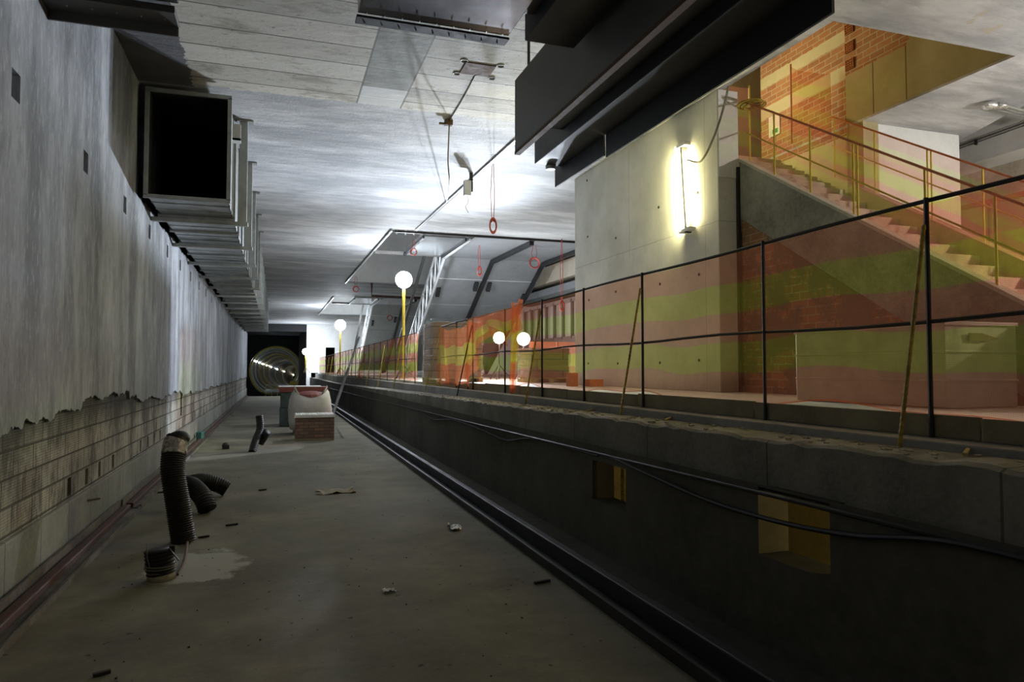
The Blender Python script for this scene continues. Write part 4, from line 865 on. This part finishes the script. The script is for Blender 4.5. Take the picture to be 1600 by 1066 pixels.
t=thing('corrugated_hose','black corrugated hose lying low behind the upright hose, farther one','hose',(-.8,10.3,0))
hose([(-1.05,10.1,.22),(-.90,10.25,.22),(-.72,10.3,.16),(-.60,10.3,.09)],.10,.03).build('hose_body','rubber',t,smooth=True)
t=thing('hose_stub','short black hose stub tied with wire on the pale floor patch','hose',(-.86,6.42,0))
mb=MB(); mb.tube([(-.86,6.42,0),(-.86,6.42,.07)],.105,20); mb.build('mortar_collar','mud',t,smooth=True)
hose([(-.86,6.42,.05),(-.87,6.42,.14),(-.88,6.42,.24)],.108,.03).build('hose_body','rubber',t,smooth=True)
mb=MB(); mb.ring((-.865,6.42,.12),.117,.005,'Z',26,6); mb.ring((-.87,6.42,.10),.117,.004,'Z',26,6); mb.tube([(-.93,6.33,.12),(-.95,6.33,.2),(-.96,6.35,.31)],.004,5); mb.build('tie_wire','cable_g',t)
mb=MB(); mb.box(-.80,-.76,6.38,6.42,.20,.27); mb.bar((-.80,6.36,.26),(-.72,6.34,.16),.02,.008); mb.build('strap_end','rubber',t)
mb=MB(); mb.tube(smooth_path([(-.80,7.66,.02),(-.76,7.2,.03),(-.74,6.8,.02),(-.74,6.42,.025)],8),.012,6); o=mb.build('rope','rust'); tag(o,'thin brown rope on the floor between the upright hose and the stub','rope')
t=thing('corrugated_hose','dark forked hose piece standing in the track bed before the brick pile','hose',(-.37,15.8,0))
hose([(-.44,15.6,.0),(-.38,15.75,.22),(-.30,15.9,.45),(-.32,15.95,.72)],.075,.04).build('hose_body','rubber',t,smooth=True)
hose([(-.30,16.0,.14),(-.22,15.95,.28),(-.18,15.85,.38)],.085,.04).build('hose_branch','rubber',t,smooth=True)
mb=MB(); mb.box(-1.06,-.92,16.3,16.4,0,.09); mb.sphere((-1.0,16.35,.07),.07,8,5); o=mb.build('debris_lump','debris'); tag(o,'small dark lump on the floor left of the forked hose','debris')
mb=MB(); mb.bar((-1.70,18.2,.14),(-1.66,18.5,.14),.12,.16); o=mb.build('teal_block',plain('teal_plastic',(.05,.20,.19),.6),bevel=.01); tag(o,'small teal block on the steel channel by the left wall','block')
# debris on the floor
def scrap(label,px,py,mat,sx,sy,h,name,cat):
    p=at(px,py,'Z',0); nx,ny=8,6; mb=MB(); rnd=random.Random(px)
    off=[[rnd.uniform(0,h) for _ in range(nx+1)] for _ in range(ny+1)]
    mb.grid(lambda u,v:(p.x+(u-.5)*sx*(1+.2*math.sin(v*9)),p.y+(v-.5)*sy*(1+.2*math.sin(u*7)),.003+off[int(round(v*ny))][int(round(u*nx))]),nx,ny,1,1)
    o=mb.build(name,mat,solid=.002); return tag(o,label,cat)
scrap('crumpled dirty paper sheet flat on the track bed centre',524,769,'paper',.46,.34,.035,'crumpled_paper','paper')
scrap('crumpled clear foil scrap near the right floor edge',710,827,'foil',.10,.22,.05,'foil_scrap','foil')
scrap('tiny shiny foil scrap in the foreground floor',608,925,'foil',.09,.06,.02,'foil_scrap','foil')
for k,(px,py,l,lb) in enumerate(((362,822,.12,'thin dark stick on the floor right of the upright hose'),(318,841,.10,'short dark stick beside the base of the upright hose'),(410,767,.10,'short dark stick in the middle of the track bed'),(265,770,.3,'thin dark bar by the left end of the lying hoses'),(848,912,.14,'dark chip on the floor beside the black channel'),(158,1057,.08,'small dark chip at the bottom left of the floor'))):
    p=at(px,py,'Z',0); mb=MB(); mb.bar((p.x-l/2,p.y,.01),(p.x+l/2,p.y+.03,.012),.025,.018); o=mb.build('wood_chip','debris'); tag(o,lb,'chip')
mb=MB()
for i in range(150):
    x=random.uniform(-1.3,2.1); y=random.uniform(3,18); r=random.uniform(.002,.006); mb.box(x-r,x+r,y-r,y+r,0,r*1.2)
o=mb.build('grit','debris'); tag(o,'dark grit scattered over the track bed','grit',kind='stuff')
mb=MB(); pw=at(145,788,'X',XW+.05); mb.tube([(XW+.02,pw.y-.15,.37),(XW+.10,pw.y+.05,.35)],.012,6); o=mb.build('rebar_stub','rust'); tag(o,'rusty rebar stub sticking out of the left wall footing','rebar')
# brick pile on pallet
t=thing('brick_stack','pale edged stack of reddish bricks on the track bed','bricks',(.45,17.6,0))
mb=MB(); mb.box(.46,1.35,17.6,18.3,.05,.56); mb.build('bricks','brickpile',t,bevel=.01)
mb=MB(); mb.box(.46,1.35,17.6,18.3,0,.05); mb.build('pallet','timber',t)
mb=MB()
for i in range(17): mb.tube([(.48+i*.053,17.6,.60),(.48+i*.053,18.3,.60)],.028,8)
mb.box(.43,1.38,17.57,17.6,.55,.61); mb.build('top_course','white_paint',t)
mb=MB(); mb.grid(lambda u,v:(1.38+.2*v*(1-.2*math.sin(u*9)),17.7+.4*u,.35*(1-v)+.01),10,6,1,1); mb.build('loose_film','film',t)
# big bag
t=thing('bulk_bag','large white woven bulk bag standing behind the brick stack','bag',(.9,19.6,0))
mb=MB(); nn=28; lv=[(.11,.44),(.13,.52),(.35,.555),(.65,.555),(.88,.53),(1.0,.47),(1.06,.42)]
b0=len(mb.v)
for (z,r) in lv:
    for i in range(nn):
        a=2*math.pi*i/nn; k=1/(abs(math.cos(a))**4+abs(math.sin(a))**4)**.25; k=.6*k+.4; rr=r*k*(1+.03*math.sin(5*a+z*7)); zz=z+(.10*math.cos(2*a) if z>.95 else 0)
        mb.v.append((.88+rr*math.cos(a),19.6+rr*math.sin(a),zz))
for j_ in range(len(lv)-1):
    for i in range(nn): i2=(i+1)%nn; mb.f.append((j_*nn+i,j_*nn+i2,(j_+1)*nn+i2,(j_+1)*nn+i))
mb.f.append(tuple(reversed(range(nn)))); mb.build('bag_body','bag',t,smooth=True)
mb=MB(); mb.sphere((.88,19.6,.98),.42,16,8,(1,1,.35)); mb.build('bag_filling','redtop',t)
for s_ in (-1,1):
    mb=MB(); mb.grid(lambda u,v:(.88+s_*(.30+.12*math.sin(u*math.pi)),19.35+.5*u,1.05+.22*math.sin(u*math.pi)-.07*v),10,2,1,1); mb.build('lifting_loop','bag',t,solid=.01)
mb=MB()
for x in (.45,1.2): mb.box(x,x+.12,19.15,20.0,0,.11)
mb.build('pallet','timber',t)
# teal stack with red top
t=thing('carton_stack','dark teal stack with a red and white top behind the bulk bag','stack',(.5,22,0))
mb=MB(); mb.box(.12,1.15,22.0,22.9,.02,.55); mb.box(.14,1.12,22.0,22.9,.56,1.02); mb.build('cartons','greenbox',t,bevel=.015)
mb=MB(); mb.box(.10,1.5,21.98,22.92,1.02,1.17); mb.build('red_layer','redtop',t,bevel=.01)
mb=MB(); mb.box(.08,1.3,21.97,22.92,1.17,1.195); mb.build('white_lid','white_paint',t)
# leaning steel prop
p0=at(515,652,'Y',19.8); p1=at(560,532,'Y',19.8)
t=thing('steel_prop','grey steel prop leaning from the track bed against the platform fence','prop',(1.5,19.8,0))
a=Vector((1.36,20.4,.03)); b=Vector((3.38,27.8,2.9))
a=at(513,668,'Z',0.03); b=at(561,527,'X',3.40)
mb=MB(); mb.tube([a,a.lerp(b,.55)],.05,10); mb.build('outer_tube','dark_steel',t)
mb=MB(); mb.tube([a.lerp(b,.55),b],.038,10); mb.build('inner_tube','galv_dull',t)
mb=MB(); mb.box(a.x-.08,a.x+.08,a.y-.08,a.y+.08,0,.02); mb.build('foot_plate','dark_steel',t)
# tie holes on the white wall, discs with the hole shade as colour
for (px,py) in ((917,282),(962,372),(1029,324),(918,370),(920,469),(962,456),(1031,444),(1092,429),(919,568),(965,568),(1031,567),(1092,563),(1090,301)):
    p=at(px,py,'X',5.745); mb=MB(); mb.tube([(5.742,p.y,p.z),(5.752,p.y,p.z)],.022,10); o=mb.build('tie_hole','debris'); tag(o,'small dark formwork tie hole in the pale wall','hole','tie holes in the pale wall')
mb=MB(); mb.box(6.03,6.075,8.25,8.29,1.385,4.5); struct('trim_joint',mb,'rebar')
